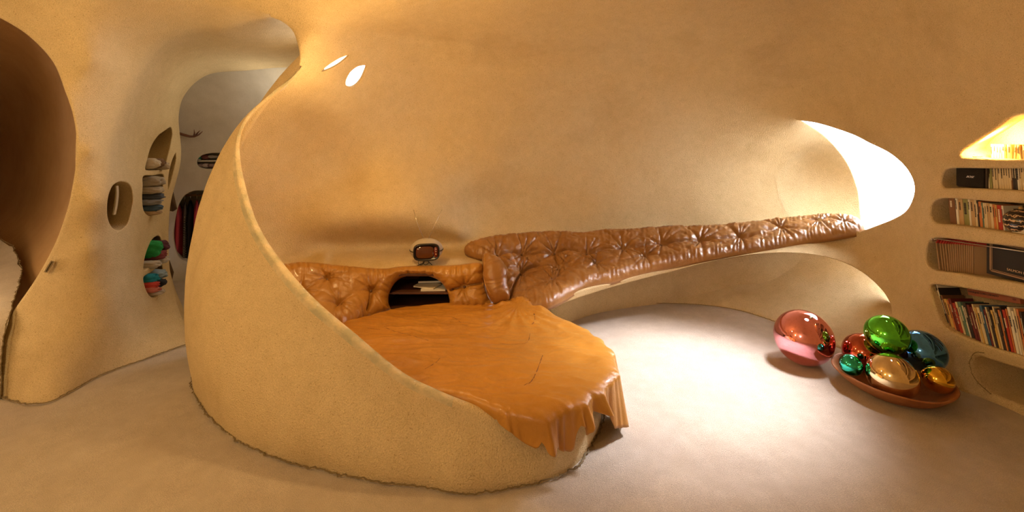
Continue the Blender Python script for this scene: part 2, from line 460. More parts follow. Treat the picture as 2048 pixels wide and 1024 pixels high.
# ---- the alcove wall behind the bed, with two round windows
a_bot = [(1592,238,4.36),(1645,272,4.62),(1688,320,4.75),(1712,375,4.8),(1718,420,4.8),(1722,470,4.75)]
a_right = samp([S(*t) for t in a_bot])
a_low = samp([S(*t) for t in [(1722,470,4.75),(1722,510,4.6),(1600,530,4.65),(1400,545,4.6),(1200,560,4.3),(1060,575,4.0),(985,560,3.75),(960,545,3.62),(900,541,3.56),(800,545,3.53),(700,545,3.45),(600,545,3.32),(500,560,3.2),(430,600,3.15)]])
a_left = rv(samp([S(*t) for t in [(430,600,3.15),(415,500,3.15),(430,420,3.15),(460,330,3.12),(487,258,3.1),(530,210,3.05),(580,165,3.0),(604,132,2.98)]]))
port1 = [(735,131),(731,146),(724,160),(714,171),(702,176),(692,172),(691,163),(697,149),(707,138),(720,131)]
port2 = [(699,110),(690,120),(675,131),(655,141),(642,144),(651,134),(668,122),(685,113)]
holes_A = [('p1', sampc([S(*t) for t in port1], .15)), ('p2', sampc([S(*t) for t in port2], .15))]
ctrl_A = [S(*t) for t in [(640,150,3.18),(560,225,3.25),(520,300,3.35),(500,400,3.4),(600,250,3.55),(600,400,3.72),(560,490,3.6),(700,160,3.55),(700,230,3.75),(700,350,3.98),(850,150,4.08),(850,300,4.28),(930,440,4.30),(1000,200,4.36),(1000,350,4.52),(1000,450,4.5),(930,500,4.2),
    (1200,250,4.66),(1200,420,4.72),(1200,500,4.6),(1400,300,4.85),(1400,420,4.9),(1400,500,4.8),(1600,300,4.86),(1600,420,4.95),(650,520,3.6),(750,520,3.75)]]
for x_ in range(585, 925, 24):      # the wall hangs slightly over a recess above the ledge
    t_ = (x_-585)/340; d_ = 3.66+.50*t_
    ctrl_A += [S(x_, 462+4*t_, d_), S(x_, 503, d_+.10*math.sin(PI*min(1, t_*1.1+.05))), S(x_, 521, min(3.66+.10*t_, d_))]
A = Shell('A', [('low', rv(a_low)), ('right', rv(a_right)), ('seam_crease', rv(crease)), ('left', a_left)], ctrl_A, holes_A)

# ---- left pillar wall and corridor vault
rim = samp([S(*t) for t in [(-60,700,2.88),(5,655,2.92),(40,613,2.95),(85,547,2.93),(125,470,2.85),(148,400,2.78),(159,330,2.75),(158,260,2.72),(142,190,2.70),(112,122,2.68),(62,68,2.65),(0,30,2.58),(-60,5,2.52)]])
base_c = samp([SF(-60,803), SF(0,796), SF(25,803), SF(60,809), SF(110,801), SF(200,752), SF(300,716), SF(372,690)])
c_right = samp([S(*t) for t in [(372,690,FD(690)),(368,668,3.6),(354,630,3.72),(343,585,3.85),(336,540,3.95),(334,490,4.02),(335,440,4.08),(340,400,4.15),(349,365,4.2),(357,330,4.25),(359,300,4.3),(357,270,4.33),(355,240,4.35),(358,215,4.38),(366,193,4.4),(385,168,4.4),(410,150,4.42),(440,142,4.45),(500,138,4.45),(560,133,4.45),(618,130,4.45),(628,118,4.3)]])
c_hid = samp([S(*t) for t in [(628,118,4.3),(626,80,3.9),(612,48,3.5),(582,30,3.2),(540,27,2.97)]])
niche_px = {'n1': [(241,360),(257,364),(265,378),(267,402),(262,430),(254,453),(239,464),(224,458),(214,437),(213,412),(218,384),(227,367)],
 'n2': [(342,252),(333,257),(317,269),(303,290),(295,314),(291,341),(311,343),(330,339),(335,322),(342,294),(346,268)],
 'n3': [(287,350),(307,348),(327,346.5),(327,372),(321,400),(313,423),(299,434),(288,425),(284,400),(285,372)],
 'n4': [(317,469),(323,477),(325,497),(324,520),(307,532),(288,544),(287,527),(291,507),(299,486),(307,474)],
 'n5': [(323,526),(328,545),(327,568),(319,589),(307,597),(297,591),(289,573),(287,552),(304,541)],
 'n6': [(352,303),(354,318),(349,342),(337,382),(336,358),(342,325)]}
holes_C = [(k, sampc([S(*t) for t in v], .15)) for k, v in niche_px.items()]
ctrl_C = [S(*t) for t in [(188,120,2.72),(188,300,2.80),(190,400,2.84),(180,500,2.9),(150,580,2.93),(110,640,2.93),(40,700,2.85),(215,300,3.02),(212,450,3.02),(215,150,2.9),(300,300,3.8),(300,450,3.75),(300,560,3.62),(215,600,3.06),(300,640,3.45),(200,680,3.04),(120,740,2.85),
    (250,100,3.05),(340,100,3.5),(340,180,3.9),(400,80,3.55),(450,100,3.85),(450,60,3.3),(550,80,3.65),(550,110,4.0)]]
C = Shell('C', [('rim', rim), ('seam_lt', seam_lt), ('seam_top', seam_top), ('hid', rv(c_hid)), ('cright', rv(c_right)), ('base', rv(base_c)), ('seam_lb', seam_lb)], ctrl_C, holes_C, step=.4)

# ---- wall below the bench
u_base = samp([SF(*t) for t in [(1060,634),(1110,626),(1160,616),(1280,608),(1400,611),(1480,623),(1560,649),(1670,692),(1740,718),(1805,741)]])
u_top = samp([S(*t) for t in [(1788,640,3.48),(1806,600,3.75),(1806,545,3.95),(1740,495,4.25),(1600,475,4.5),(1400,495,4.5),(1200,555,4.2),(1110,590,3.9),(1060,634,FD(634))]])
ctrl_U = [S(*t) for t in [(1400,560,4.62),(1520,550,4.6),(1600,570,4.38),(1700,600,4.02),(1750,660,3.6),(1250,585,4.5),(1650,630,3.95)]]
U = Shell('U', [('base', u_base), ('seam_u', rv(seam_u)), ('top', u_top)], ctrl_U)

# ---- dim room past the left arch, and its carpeted rise
lr_out = samp([S(*t) for t in [(230,330,3.3),(215,150,3.3),(120,-20,3.1),(-60,-90,3.0),(-400,-60,2.7),(-700,200,2.5),(-700,550,2.6),(-400,860,2.5),(-60,830,2.85),(60,700,3.1),(160,560,3.3),(230,330,3.3)]], .6)
LR = Shell('LR', [('o', lr_out)], [S(*t) for t in [(0,200,5.2),(0,400,5.2),(90,300,4.6),(80,420,4.4),(60,540,3.7),(-200,300,5.6),(-500,300,4.2),(-200,600,3.6),(0,560,3.9),(0,80,4.2)]])
lc_out = [S(*t) for t in [(-320,470,4.0),(-60,474,4.2),(2,480,4.05)]]
crack = [(2,480),(12,487),(18,492),(26,493),(29,505),(37,516),(36,528),(44,538),(43,552),(36,575),(32,592),(26,606),(22,622),(14,650),(8,675),(4,700),(2,740),(1,780),(0,796)]
lc = samp([S(*t) for t in [(-320,470,4.0),(-60,472,4.3),(2,480,4.0)]])[:-1]
for i, (x, y) in enumerate(crack):
    d = np.interp(y, [480, 560, 606, 650, 700, 796], [3.98, 3.45, 2.96, 2.88, 2.82, 2.76])
    lc.append(S(x+random.uniform(-1.5, 1.5), y, float(d)))
lc += samp([S(-8,800,2.755), S(-150,830,2.6), S(-300,900,2.3), S(-320,700,2.7), S(-320,470,4.0)])
LC = Shell('LC', [('o', lc)], [S(*t) for t in [(-30,560,3.45),(-30,640,2.9),(-150,560,3.3),(-150,700,2.7)]])

# ---- back room at the end of the passage
br_out = samp([S(*t) for t in [(250,563,5.15),(300,563,5.17),(372,562,5.18),(420,561,5.2),(520,561,5.2),(600,563,5.15)]])
br_rest = samp([S(*t) for t in [(600,563,5.15),(610,400,4.9),(612,200,4.7),(605,95,4.4),(500,80,4.4),(380,100,4.4),(280,150,4.5),(220,300,4.8),(250,563,5.15)]])
closet = [(403,379),(386,380),(368,389),(356,407),(349,433),(345,468),(348,495),(356,515),(368,524),(400,528),(440,524),(465,490),(470,430),(450,390),(425,380)]
cubby = [(438,304),(418,305),(403,309),(393,318),(392,328),(397,335),(409,339.5),(424,340),(445,339),(460,331),(464,318),(455,307)]
BR = Shell('BR', [('base', br_out), ('rest', br_rest)], [S(*t) for t in [(360,300,5.1),(450,200,4.95),(450,400,5.2),(550,300,5.2),(400,140,4.7)]],
    [('closet', sampc([S(*t) for t in closet], .15)), ('cubby', sampc([S(*t) for t in cubby], .15))], step=.7)

# ---- edges, pockets and skirts
M.lip('ceil_edge', .03, .12, dirv=(-.3, .9, .3)); M.lip('win_edge', .012, .22, dirv='sight'); M.lip('bench_edge', .012, .5, dirv=(-.1, 1, .12))
M.lip('arch_edge', .012, .18, dirv='sight'); M.lip('open_out', .03, .3, dirv='sight')
for k, dpt in (('h1', .24), ('h2', .24), ('h3', .25), ('h4', .25), ('h5', .27), ('h6', .45)):
    M.lip(k, .018, dpt, closed=True, dirv=(1, 0, 0), cap=True, taper=.10 if k == 'h1' else 0)
A.lip('p1', .006, .02, closed=True); A.lip('p2', .004, .01, closed=True)
A.lip('right', .02, .12, dirv=(.2, 1, 0))
C.lip('rim', .02, .28, dirv='sight'); C.lip('cright', .035, .5, dirv=(-.6, .7, .1))
for k, dpt in (('n1', .30), ('n2', .30), ('n3', .30), ('n4', .30), ('n5', .30), ('n6', .2)):
    C.lip(k, .012, dpt, closed=True, dirv=(-.95, .32, 0), cap=True)
BR.lip('closet', .015, .55, closed=True, dirv=(-.72, 1, 0), cap=True); BR.lip('cubby', .012, .25, closed=True, dirv=(-.7, 1, 0), cap=True)
A.skirt('low', -.02, lambda v: not (650 < pxof(v)[0] < 1010)); U.skirt('top', -.02)
M.skirt('base'); M.skirt('basel'); C.skirt('base'); U.skirt('base'); BR.skirt('base')
weld_normals()
def cls_M(c):
    x, y = pxof(c)
    if c.y > .5 and c.x > 0 and abs(x) < 4000:
        if x > 1560 or y > 300: return 'ceiling' if y < np.interp(x, [1560, 1592, 1850, 2048, 2600], [260, 238, 190, 160, 60]) and c.z > 1.7 else 'wall_right'
        return 'ceiling'
    if c.z > 2.25 or (c.y > .5 and 0 < x < 1600): return 'ceiling'
    if c.y < -.8: return 'wall_front'
    return 'wall_right' if c.x > 0 else 'wall_left'
def cls_C(c):
    x, y = pxof(c); return 'ceiling' if y < .68*(x-200) and y < 170 and x > 215 else 'wall_left'
emit(M, plaster, cls_M); emit(A, plaster, lambda c: 'wall_back'); emit(C, plaster, cls_C)
emit(U, plaster, lambda c: 'wall_back'); emit(LR, plaster_dim_brown, lambda c: 'wall_left'); emit(LC, carpet, lambda c: 'floor')
emit(BR, plaster_grey, lambda c: 'wall_back')

# ---- unseen box around the hollow shells, added to block leaking sky light
ow = [(-1.72,3.92),(-2.38,5.5),(-2.7,7.2),(-9.5,7.2),(-9.5,-3.8),(4.6,-3.8),(4.6,2.4),(3.9,2.9)]
vs = [(x, y, z) for x, y in ow for z in (-.1, 3.2)]; fs = [(2*i, 2*i+2, 2*i+3, 2*i+1) for i in range(len(ow)-1)]
fs.append(tuple(2*i+1 for i in range(len(ow))))
oo = tag(mesh_obj('sky_blocker', vs, fs, plaster, smooth=False), kind='structure')
mo = oo.modifiers.new('thickness', 'SOLIDIFY'); mo.thickness = .12; mo.offset = 0
# ---- floor: one carpeted plane with faint swells
vs, fs = [], []
nx, ny = 150, 160
for j in range(ny+1):
    for i in range(nx+1):
        x = -6+12*i/nx; y = -3.4+10.4*j/ny
        vs.append((x, y, .006*noise.noise(Vector((x*1.3, y*1.3, 0)))))
for j in range(ny):
    for i in range(nx):
        a = j*(nx+1)+i; fs.append((a, a+1, a+nx+2, a+nx+1))
tag(mesh_obj('floor', vs, fs, carpet), kind='structure')

# ------------------------------------------------------------------ curved partition around the bed (with the bed plinth)
def fl(px, py): return Vector(((px-CX)/F*FD(py), FD(py), 0))
prof = []   # (base, c1, c2, rim)
def pf(b, r, out, f1=.4, f2=.35):
    out = Vector((*out, 0)); h = r.z
    prof.append((b, b+out+Vector((0, 0, h*f1)), r+out*.8-Vector((0, 0, h*f2)), r))
pf(Vector((-.1,3.95,0)), Vector((-.1,3.9,.24)), (0, 0))
pf(Vector((.30,3.62,0)), Vector((.2,3.6,.25)), (.02, .01))
pf(Vector((.52,3.25,0)), Vector((.44,3.22,.26)), (.02, 0))
pf(Vector((.575,2.9,0)), Vector((.50,2.88,.26)), (.02, 0))
pf(fl(1203,835), Vector((.50,2.6,.26)), (.02, -.0))
pf(fl(1186,880), Vector((.41,2.42,.26)), (.02, -.02))
pf(fl(1150,930), Vector((.29,2.27,.26)), (.01, -.02))
pf(fl(1090,962), Vector((.13,2.18,.26)), (.0, -.02))
pf(fl(1010,978), P(1012,848,2.115), (.0, -.02))
pf(fl(920,988), P(925,818,2.13), (-.01, -.03))
pf(fl(850,974), P(862,792,2.15), (-.02, -.04))
pf(fl(780,967), P(795,757,2.19), (-.02, -.05))
pf(fl(700,952), P(705,684,2.27), (-.03, -.06))
pf(fl(600,930), P(612,603,2.40), (-.05, -.08))
pf(fl(530,905), P(540,516,2.55), (-.07, -.08))
pf(fl(480,882), P(498,440,2.66), (-.09, -.08))
pf(fl(430,842), P(476,360,2.77), (-.14, -.06))
pf(fl(400,802), P(470,305,2.84), (-.17, -.04))
pf(fl(388,775), P(476,265,2.89), (-.19, 0))
prof.append((Vector((-2.19,3.05,0)), Vector((-2.37,2.98,.72)), Vector((-2.07,3.0,1.55)), P(497,229,2.94)))
prof.append((Vector((-2.19,3.12,0)), Vector((-2.36,3.05,.75)), Vector((-2.05,3.02,1.65)), P(545,184,2.96)))
prof.append((Vector((-2.2,3.2,0)), Vector((-2.28,3.15,.75)), Vector((-2.04,3.05,1.72)), P(590,148,2.98)))
prof.append((Vector((-2.25,3.35,0)), Vector((-2.3,3.3,.8)), Vector((-2.08,3.15,1.8)), P(607,112,3.0)))
prof.append((Vector((-2.3,3.45,0)), Vector((-2.3,3.4,.8)), Vector((-2.1,3.25,1.85)), P(612,100,3.04)))
flat = [tuple(c for v in p for c in v) for p in prof]
# dense sampling along
def cat_nd(pts, k):
    pts = [np.array(p) for p in pts]; out = []; n = len(pts)
    for i in range(n-1):
        p1, p2 = pts[i], pts[i+1]; p0 = pts[i-1] if i else 2*p1-p2; p3 = pts[i+2] if i+2 < n else 2*p2-p1
        for j in range(k):
            t = j/k; out.append(.5*((2*p1)+(p2-p0)*t+(2*p0-5*p1+4*p2-p3)*t*t+(-p0+3*p1-3*p2+p3)*t**3))
    out.append(pts[-1]); return out
dense = cat_nd(flat, 10); rows = []
cen = Vector((-.6, 2.95, 0))
NV = 34
for q in dense:
    b, c1, c2, r = [Vector(q[i:i+3]) for i in (0, 3, 6, 9)]
    row = []
    for k in range(NV+1):
        t = k/NV; p = b*(1-t)**3+c1*3*t*(1-t)**2+c2*3*t*t*(1-t)+r*t**3
        if k == 0: p.z = -.06
        row.append(p)
    rows.append(row)
# inward direction per row/vertex from the loft itself
nr = len(rows)
full = []
for i in range(nr):
    a, b = rows[max(i-1, 0)], rows[min(i+1, nr-1)]
    row = rows[i]; outn = []
    for k in range(NV+1):
        du = b[k]-a[k]; dv = row[min(k+1, NV)]-row[max(k-1, 0)]
        n = dv.cross(du); n = n.normalized() if n.length > 1e-9 else Vector((0, -1, 0))
        if n.dot(row[k]-Vector((-.6, 2.95, row[k].z))) < 0: n = -n
        outn.append(n)
    th = float(np.interp(i/10, [0, 13, 16, 18, 23], [.03, .03, .02, .010, .010]))
    r = row[-1]; n = outn[-1]; up = (row[-1]-row[-3]).normalized()
    line = [p+n*lump(p, .006, 2.5) for p, n in zip(row, outn)]
    for a_ in range(1, 9):
        t = a_/8*PI; line.append(r-n*th*(1-math.cos(t))+up*th*math.sin(t)*.9)
    for k in range(NV-1, 3, -3):
        line.append(row[k]-outn[k]*(2*th+th*(1-k/NV)))
    full.append(line)
m_ = len(full[0]); vs = [p for l in full for p in l]
fs = [(i*m_+k, i*m_+k+1, (i+1)*m_+k+1, (i+1)*m_+k) for i in range(nr-1) for k in range(m_-1)]
bmp = bmesh.new()
bv = [bmp.verts.new(v) for v in vs]; bmp.verts.index_update()
for f in fs:
    try: bmp.faces.new([bv[i] for i in f])
    except ValueError: pass
bmp.faces.ensure_lookup_table()
for f in bmp.faces:
    i, k = min(v.index for v in f.verts)//m_, min(v.index % m_ for v in f.verts)
    if 92 < i < 212 and NV-1 <= k <= NV+5: f.material_index = 1
tag(bm_obj('wall_partition', bmp, [plaster, plaster_grime]), kind='structure')
base_line = [r[0] for r in rows]

# ---- frayed carpet edge along the wall feet
def fringe(name, pts, amp=.010, width=.0065, tufts=True, off=(0, 0)):
    pts = [Vector((p[0]+off[0], p[1]+off[1], max(p[2], 0))) for p in pts]
    cum = [0]
    for a, b in zip(pts, pts[1:]): cum.append(cum[-1]+(b-a).length)
    L = cum[-1]; n = int(L/.008); vs, fs = [], []
    arr = np.array([tuple(p) for p in pts]); prev = None
    rng = random.Random(3)
    for i in range(n+1):
        s = i/n*L; p = Vector([np.interp(s, cum, arr[:, k]) for k in range(3)])
        q = Vector([np.interp(min(s+.01, L), cum, arr[:, k]) for k in range(3)])-Vector([np.interp(max(s-.01, 0), cum, arr[:, k]) for k in range(3)])
        t = q.normalized(); sd = Vector((t.y, -t.x, 0)); sd = sd.normalized() if sd.length > 1e-6 else Vector((1, 0, 0))
        off = amp*(noise.noise(Vector((s*9, 3, 0)))*1.6+noise.noise(Vector((s*40, 7, 0))))
        w = width*(.6+.8*abs(noise.noise(Vector((s*30, 1, 5)))))
        c = p+sd*off+Vector((0, 0, .012))
        vs += [c-sd*w, c+Vector((0, 0, .004)), c+sd*w]
        if prev is not None: fs += [(prev, prev+1, len(vs)-2, len(vs)-3), (prev+1, prev+2, len(vs)-1, len(vs)-2)]
        prev = len(vs)-3
        if tufts:
            for _ in range(1):
                a = rng.uniform(-1, 1); d = (sd*a+t*rng.uniform(-.7, .7)).normalized()*rng.uniform(.006, .017)+Vector((0, 0, rng.uniform(.0, .01)))
                b0 = len(vs); vs += [c-t*.0016, c+t*.0016, c+d]; fs.append((b0, b0+1, b0+2))
    # (continuous fringe strip, thread ends left in)
    return tag(mesh_obj(name, vs, fs, fringe_m), kind='structure')
fringe('trim_1', [v+(v-cen).normalized()*.016 for v in base_line if v.y < 3.3 and not (v.x < -1.9 and v.y > 3.1)], amp=.014)
fl_c = [toworld(*p) for p in base_c]; fringe('trim_2', fl_c, amp=.01, off=(.012, -.012))
fringe('trim_3', [toworld(*p) for p in u_base if p[0] < 31], amp=.006, width=.005, off=(0, -.015))
cr3 = []
for i, (x, y) in enumerate(crack):
    d = np.interp(y, [480, 560, 606, 650, 700, 796], [3.98, 3.45, 2.96, 2.88, 2.82, 2.76]); p = P(x, y, float(d)-.03); cr3.append(p)
fringe('trim_4', cr3, amp=.01, width=.004)
a6 = [(1965,709),(1950,707),(1941,713),(1936,728),(1938,742),(1946,759),(1961,776),(1979,791)]
fringe('trim_5', [M.surf(x+7, y)-Vector((.012, 0, .005)) for x, y in catmull(a6, 4)], amp=.003, width=.002)
# ------------------------------------------------------------------ tufted leather pads
def tubes(name, paths, mat, parent=None, seg=8):
    """paths: list of (points, radius or list of radii)"""
    vs, fs = [], []
    for pts, rad in paths:
        pts = [Vector(p) for p in pts]; n = len(pts)
        rads = rad if isinstance(rad, (list, tuple)) else [rad]*n
        ref = Vector((0, 0, 1)); st = len(vs)
        for i, p in enumerate(pts):
            t = (pts[min(i+1, n-1)]-pts[max(i-1, 0)]).normalized()
            if abs(t.dot(ref)) > .95: ref = Vector((1, 0, 0)) if abs(t.x) < .9 else Vector((0, 1, 0))
            u = t.cross(ref).normalized(); w = t.cross(u)
            for k in range(seg): a = 2*PI*k/seg; vs.append(p+(u*math.cos(a)+w*math.sin(a))*rads[i])
        for i in range(n-1):
            for k in range(seg):
                a = st+i*seg+k; b = st+i*seg+(k+1) % seg; fs.append((a, b, b+seg, a+seg))
        fs.append(tuple(st+k for k in range(seg))[::-1]); fs.append(tuple(st+(n-1)*seg+k for k in range(seg)))
    return mesh_obj(name, vs, fs, mat, parent)
def blob(name, loc, dims, mat, parent=None, amp=0, sc=8, pw=2.0, rot=(0, 0, 0), sub=4, seed=0):
    """rounded, optionally crumpled body"""
    bm = bmesh.new(); bmesh.ops.create_icosphere(bm, subdivisions=sub, radius=1)
    rm = Matrix.Rotation(rot[2], 3, 'Z') @ Matrix.Rotation(rot[1], 3, 'Y') @ Matrix.Rotation(rot[0], 3, 'X')
    for v in bm.verts:
        c = v.co.normalized()
        k = (abs(c.x)**pw+abs(c.y)**pw+abs(c.z)**pw)**(-1/pw); q = c*k
        if amp: q = q*(1+amp*noise.noise(c*sc*.25+Vector((seed*3.1, 0, 0)))+amp*.8*(1-2*abs(noise.noise(c*sc*.45+Vector((0, seed*2.3, 0))))))
        v.co = rm @ Vector((q.x*dims[0], q.y*dims[1], q.z*dims[2]))+Vector(loc)
    return bm_obj(name, bm, mat, parent)

class Pad:
    def __init__(s, name, outline, ctrl, T, w, mat, buttons=(), seams=(), step=3, gather=.004, gfreq=.034, parent=None, root=None, dent=.8, pleat=.006, wrin=.002, side=.035, seed=1, gspan=.05, plen=.11):
        ol = catmull([(float(x), float(y)) for x, y in outline], step, closed=True)
        o2 = np.array([p[:2] for p in ol]); a0, b0 = o2.min(0); a1, b1 = o2.max(0); g = []
        y = b0; r = 0
        while y < b1:
            x = a0+(r % 2)*step/2
            while x < a1: g.append((x, y)); x += step
            y += step*.87; r += 1
        g = np.array(g); g = g[inpoly(g, o2)]; g = g[mindist(g, o2) > .5*step]
        V2, T3, mp = triangulate([ol], g)
        s.tps = TPS([(c[0]/100, c[1]/100) for c in ctrl], [c[2] for c in ctrl])
        D = s.tps(V2/100); s.D = D
        e = .5
        Dx = s.tps((V2+[e, 0])/100); Dy = s.tps((V2+[0, e])/100)
        base = [P(x, y, d) for (x, y), d in zip(V2, D)]; Nn = []
        for i, (x, y) in enumerate(V2):
            n = (P(x+e, y, Dx[i])-base[i]).cross(P(x, y+e, Dy[i])-base[i]).normalized()
            if n.dot(Vector((0, 0, EYE))-base[i]) < 0: n = -n
            Nn.append(n)
        dpx, arc = segdist(V2, o2); de = dpx*D/F; arcm = arc*float(np.mean(D))/F
        bp = [(b, P(b[0], b[1], float(s.tps([(b[0]/100, b[1]/100)])[0]))) for b in buttons]
        out = []
        sd = {}
        if len(seams):
            for k, sm in enumerate(seams): sd[k] = segdist(V2, np.array(catmull([tuple(map(float, p)) for p in sm], 4)), closed=False)[0]*D/F
        s.h = []
        for i in range(len(V2)):
            q = min(de[i]/w, 1); h = T*math.sqrt(max(0, 1-(1-q)**2)); p = base[i]; amp = min(1, de[i]/.02)
            for (b, c) in bp:
                ro = (p-c).length
                if ro > .5: continue
                h -= T*dent*math.exp(-(ro/.022)**2)*.7+T*.5*math.exp(-ro/.06)
                th = math.atan2(V2[i][1]-b[1], V2[i][0]-b[0]); nn = 9
                f = abs(math.sin(nn*th*.5+b[0]+1.1*math.sin(th*2+b[1])))
                h -= pleat*(1-f)**3*math.exp(-ro/plen)*(1-math.exp(-(ro/.012)**2))*2
            for k in sd: h -= T*.5*math.exp(-(sd[k][i]/.009)**2)+T*.3*math.exp(-sd[k][i]/.03)
            ph = arcm[i]/gfreq*2*PI+5.5*noise.noise(Vector((arcm[i]*7, 0, seed)))
            g_ = abs(math.sin(ph*.5)); h -= gather*(1-g_)*math.exp(-de[i]/gspan)*amp*max(0, 1+1.8*noise.noise(Vector((arcm[i]*11, 4, seed))))*1.4
            pw = Vector((p.x*9, p.y*9, p.z*16)); h += wrin*noise.noise(pw)*2*amp+wrin*amp*(1-2*abs(noise.noise(pw*1.9+Vector((3, seed, 0)))))
            h = max(h, .001 if q > .1 else 0); s.h.append(h)
            out.append(p+Nn[i]*h)
        s.N, s.base, s.out, s.V2 = Nn, base, out, V2
        nb = len(out); faces = []
        for t in T3:
            t = [int(i) for i in t]
            a, b, c = [out[j] for j in t]
            nrm = (b-a).cross(c-a)
            if nrm.dot(Nn[t[0]]) < 0: t = [t[0], t[2], t[1]]
            faces.append(t)
        back = [base[i]-Nn[i]*side for i in range(nb)]
        ring = [mp[i] for i in range(len(ol))]; vs = out+back
        for i in range(len(ring)):
            a, b = ring[i], ring[(i+1) % len(ring)]
            faces.append([a, b, b+nb, a+nb])
        faces += [[t[0]+nb, t[2]+nb, t[1]+nb] for t in faces[:len(T3)]]
        bm = bmesh.new(); bv = [bm.verts.new(v) for v in vs]
        for f in faces:
            try: bm.faces.new([bv[j] for j in f])
            except ValueError: pass
        s.obj = bm_obj(name, bm, mat, parent)
        s.bp = bp
    def at(s, x, y):
        i = int(np.argmin(((s.V2-[x, y])**2).sum(1))); return s.out[i], s.N[i]
    def buttons(s, mat, r=.011):
        first = None
        for b, c in s.bp:
            p, n = s.at(*b)
            if first is None:
                bm = bmesh.new(); bmesh.ops.create_uvsphere(bm, u_segments=16, v_segments=10, radius=r)
                bmesh.ops.scale(bm, vec=(1, 1, .45), verts=bm.verts); first = bm_obj('button', bm, mat, s.obj); o = first
            else: o = first.copy(); link(o, s.obj)
            o.location = p+n*.004; o.rotation_euler = n.to_track_quat('Z', 'Y').to_euler()

# headboard cushion with the arched hole
hb = Pad('headboard_cushion', [(500,545),(530,530),(569,529),(600,525),(640,527),(700,533),(770,537),(800,533),(850,531),(910,530),(952,525),(964,528),(968,545),(970,570),(977,592),(987,614),(940,618),(899,617),(899,600),(893,580),(880,563),(862,554),(835,550),(806,554),(790,565),(779,585),(777,605),(781,622),(740,637),(700,652),(650,668),(575,650),(510,590)],
    [(500,545,3.10),(570,530,3.30),(600,527,3.36),(700,532,3.5),(850,533,3.57),(965,527,3.58),(980,612,3.50),(850,620,3.48),(760,634,3.36),(690,655,3.12),(640,640,3.1),(560,600,3.1)],
    .085, .10, leather, buttons=[(654,560),(675,614),(742,583),(928,573),(600,590)], step=2.0, gather=.016, gfreq=.05, dent=.7, pleat=.024, plen=.06, wrin=.003, seams=[[(742,583),(736,605),(730,625)],[(928,573),(945,569),(962,566)],[(928,573),(915,576),(902,580)]], side=.03)
tag(hb.obj, 'orange-brown tufted leather headboard cushion with arched opening behind the bed', 'headboard')
hb.buttons(button_m)
pl = Pad('corner_cushion', [(967,509),(983,512),(998,522),(1008,543),(1012,568),(1019,588),(1018,600),(998,606),(984,602),(974,586),(969,557),(966,533)],
    [(967,509,3.62),(1010,545,3.60),(968,560,3.52),(1018,600,3.42),(984,602,3.42),(995,550,3.52)], .10, .09, leather_bench, seams=[], step=2, gather=.006, gfreq=.05, side=.05, wrin=.004)
tag(pl.obj, 'slim upright brown leather cushion wedged between headboard and long bench', 'cushion')
tubes('piping', [([pl.at(x, y)[0] for x, y in [(968,513),(970,530),(972,550),(976,570),(981,586),(988,598)]], .005)], leather, pl.obj)
bench = Pad('bench_cushion', [(929,505),(932,494),(947,485),(970,478),(994,473),(1035,468),(1087,464),(1125,464),(1162,467),(1210,461),(1260,461),(1322,455),(1400,454),(1462,450),(1540,441),(1603,435),(1669,431),(1708,436),(1724,445),(1731,455),(1722,464),(1690,471),(1603,485),(1530,500),(1462,511),(1400,522),(1322,537),(1270,550),(1228,563),(1190,569),(1158,579),(1125,600),(1100,612),(1082,616),(1040,622),(1018,612),(1010,590),(1003,560),(995,530),(975,518),(950,514)],
    [(940,492,4.02),(928,507,3.95),(1000,470,4.15),(1100,465,4.28),(1300,457,4.52),(1500,442,4.70),(1650,433,4.58),(1722,447,4.2),(1000,545,3.72),(1040,552,3.86),(1120,535,3.98),(1200,520,4.08),(1300,500,4.24),(1450,480,4.42),(1600,462,4.42),(1700,456,4.17),(1090,610,3.36),(1158,579,3.61),(1228,563,3.79),(1322,537,3.99),(1462,510,4.19),(1603,484,4.24),(1706,468,4.04),(1015,605,3.45),(1040,620,3.36)],
    .07, .075, leather_bench, buttons=[(994,513),(1043,511),(1108,508),(1174,510),(1245,502),(1322,491),(1399,485),(1479,480),(1562,463),(1641,449),(1692,451),(1041,550),(1121,541),(1190,533),(1108,568),(1290,517)],
    seams=[[(994,513),(1020,509),(1043,511),(1075,511),(1108,508),(1140,505),(1174,510),(1210,504),(1245,502),(1285,495),(1322,491)],[(1019,600),(1028,570),(1041,550),(1060,540),(1090,537),(1121,541)],[(1399,485),(1440,484),(1479,480)],[(1322,491),(1360,489),(1399,485)]],
    step=1.9, gather=.0075, gfreq=.045, dent=.7, pleat=.030, wrin=.007, side=.03, gspan=.06)
tag(bench.obj, 'long dark brown button-tufted leather cushion tapering along the wall bench', 'cushion')
bench.buttons(button_m)

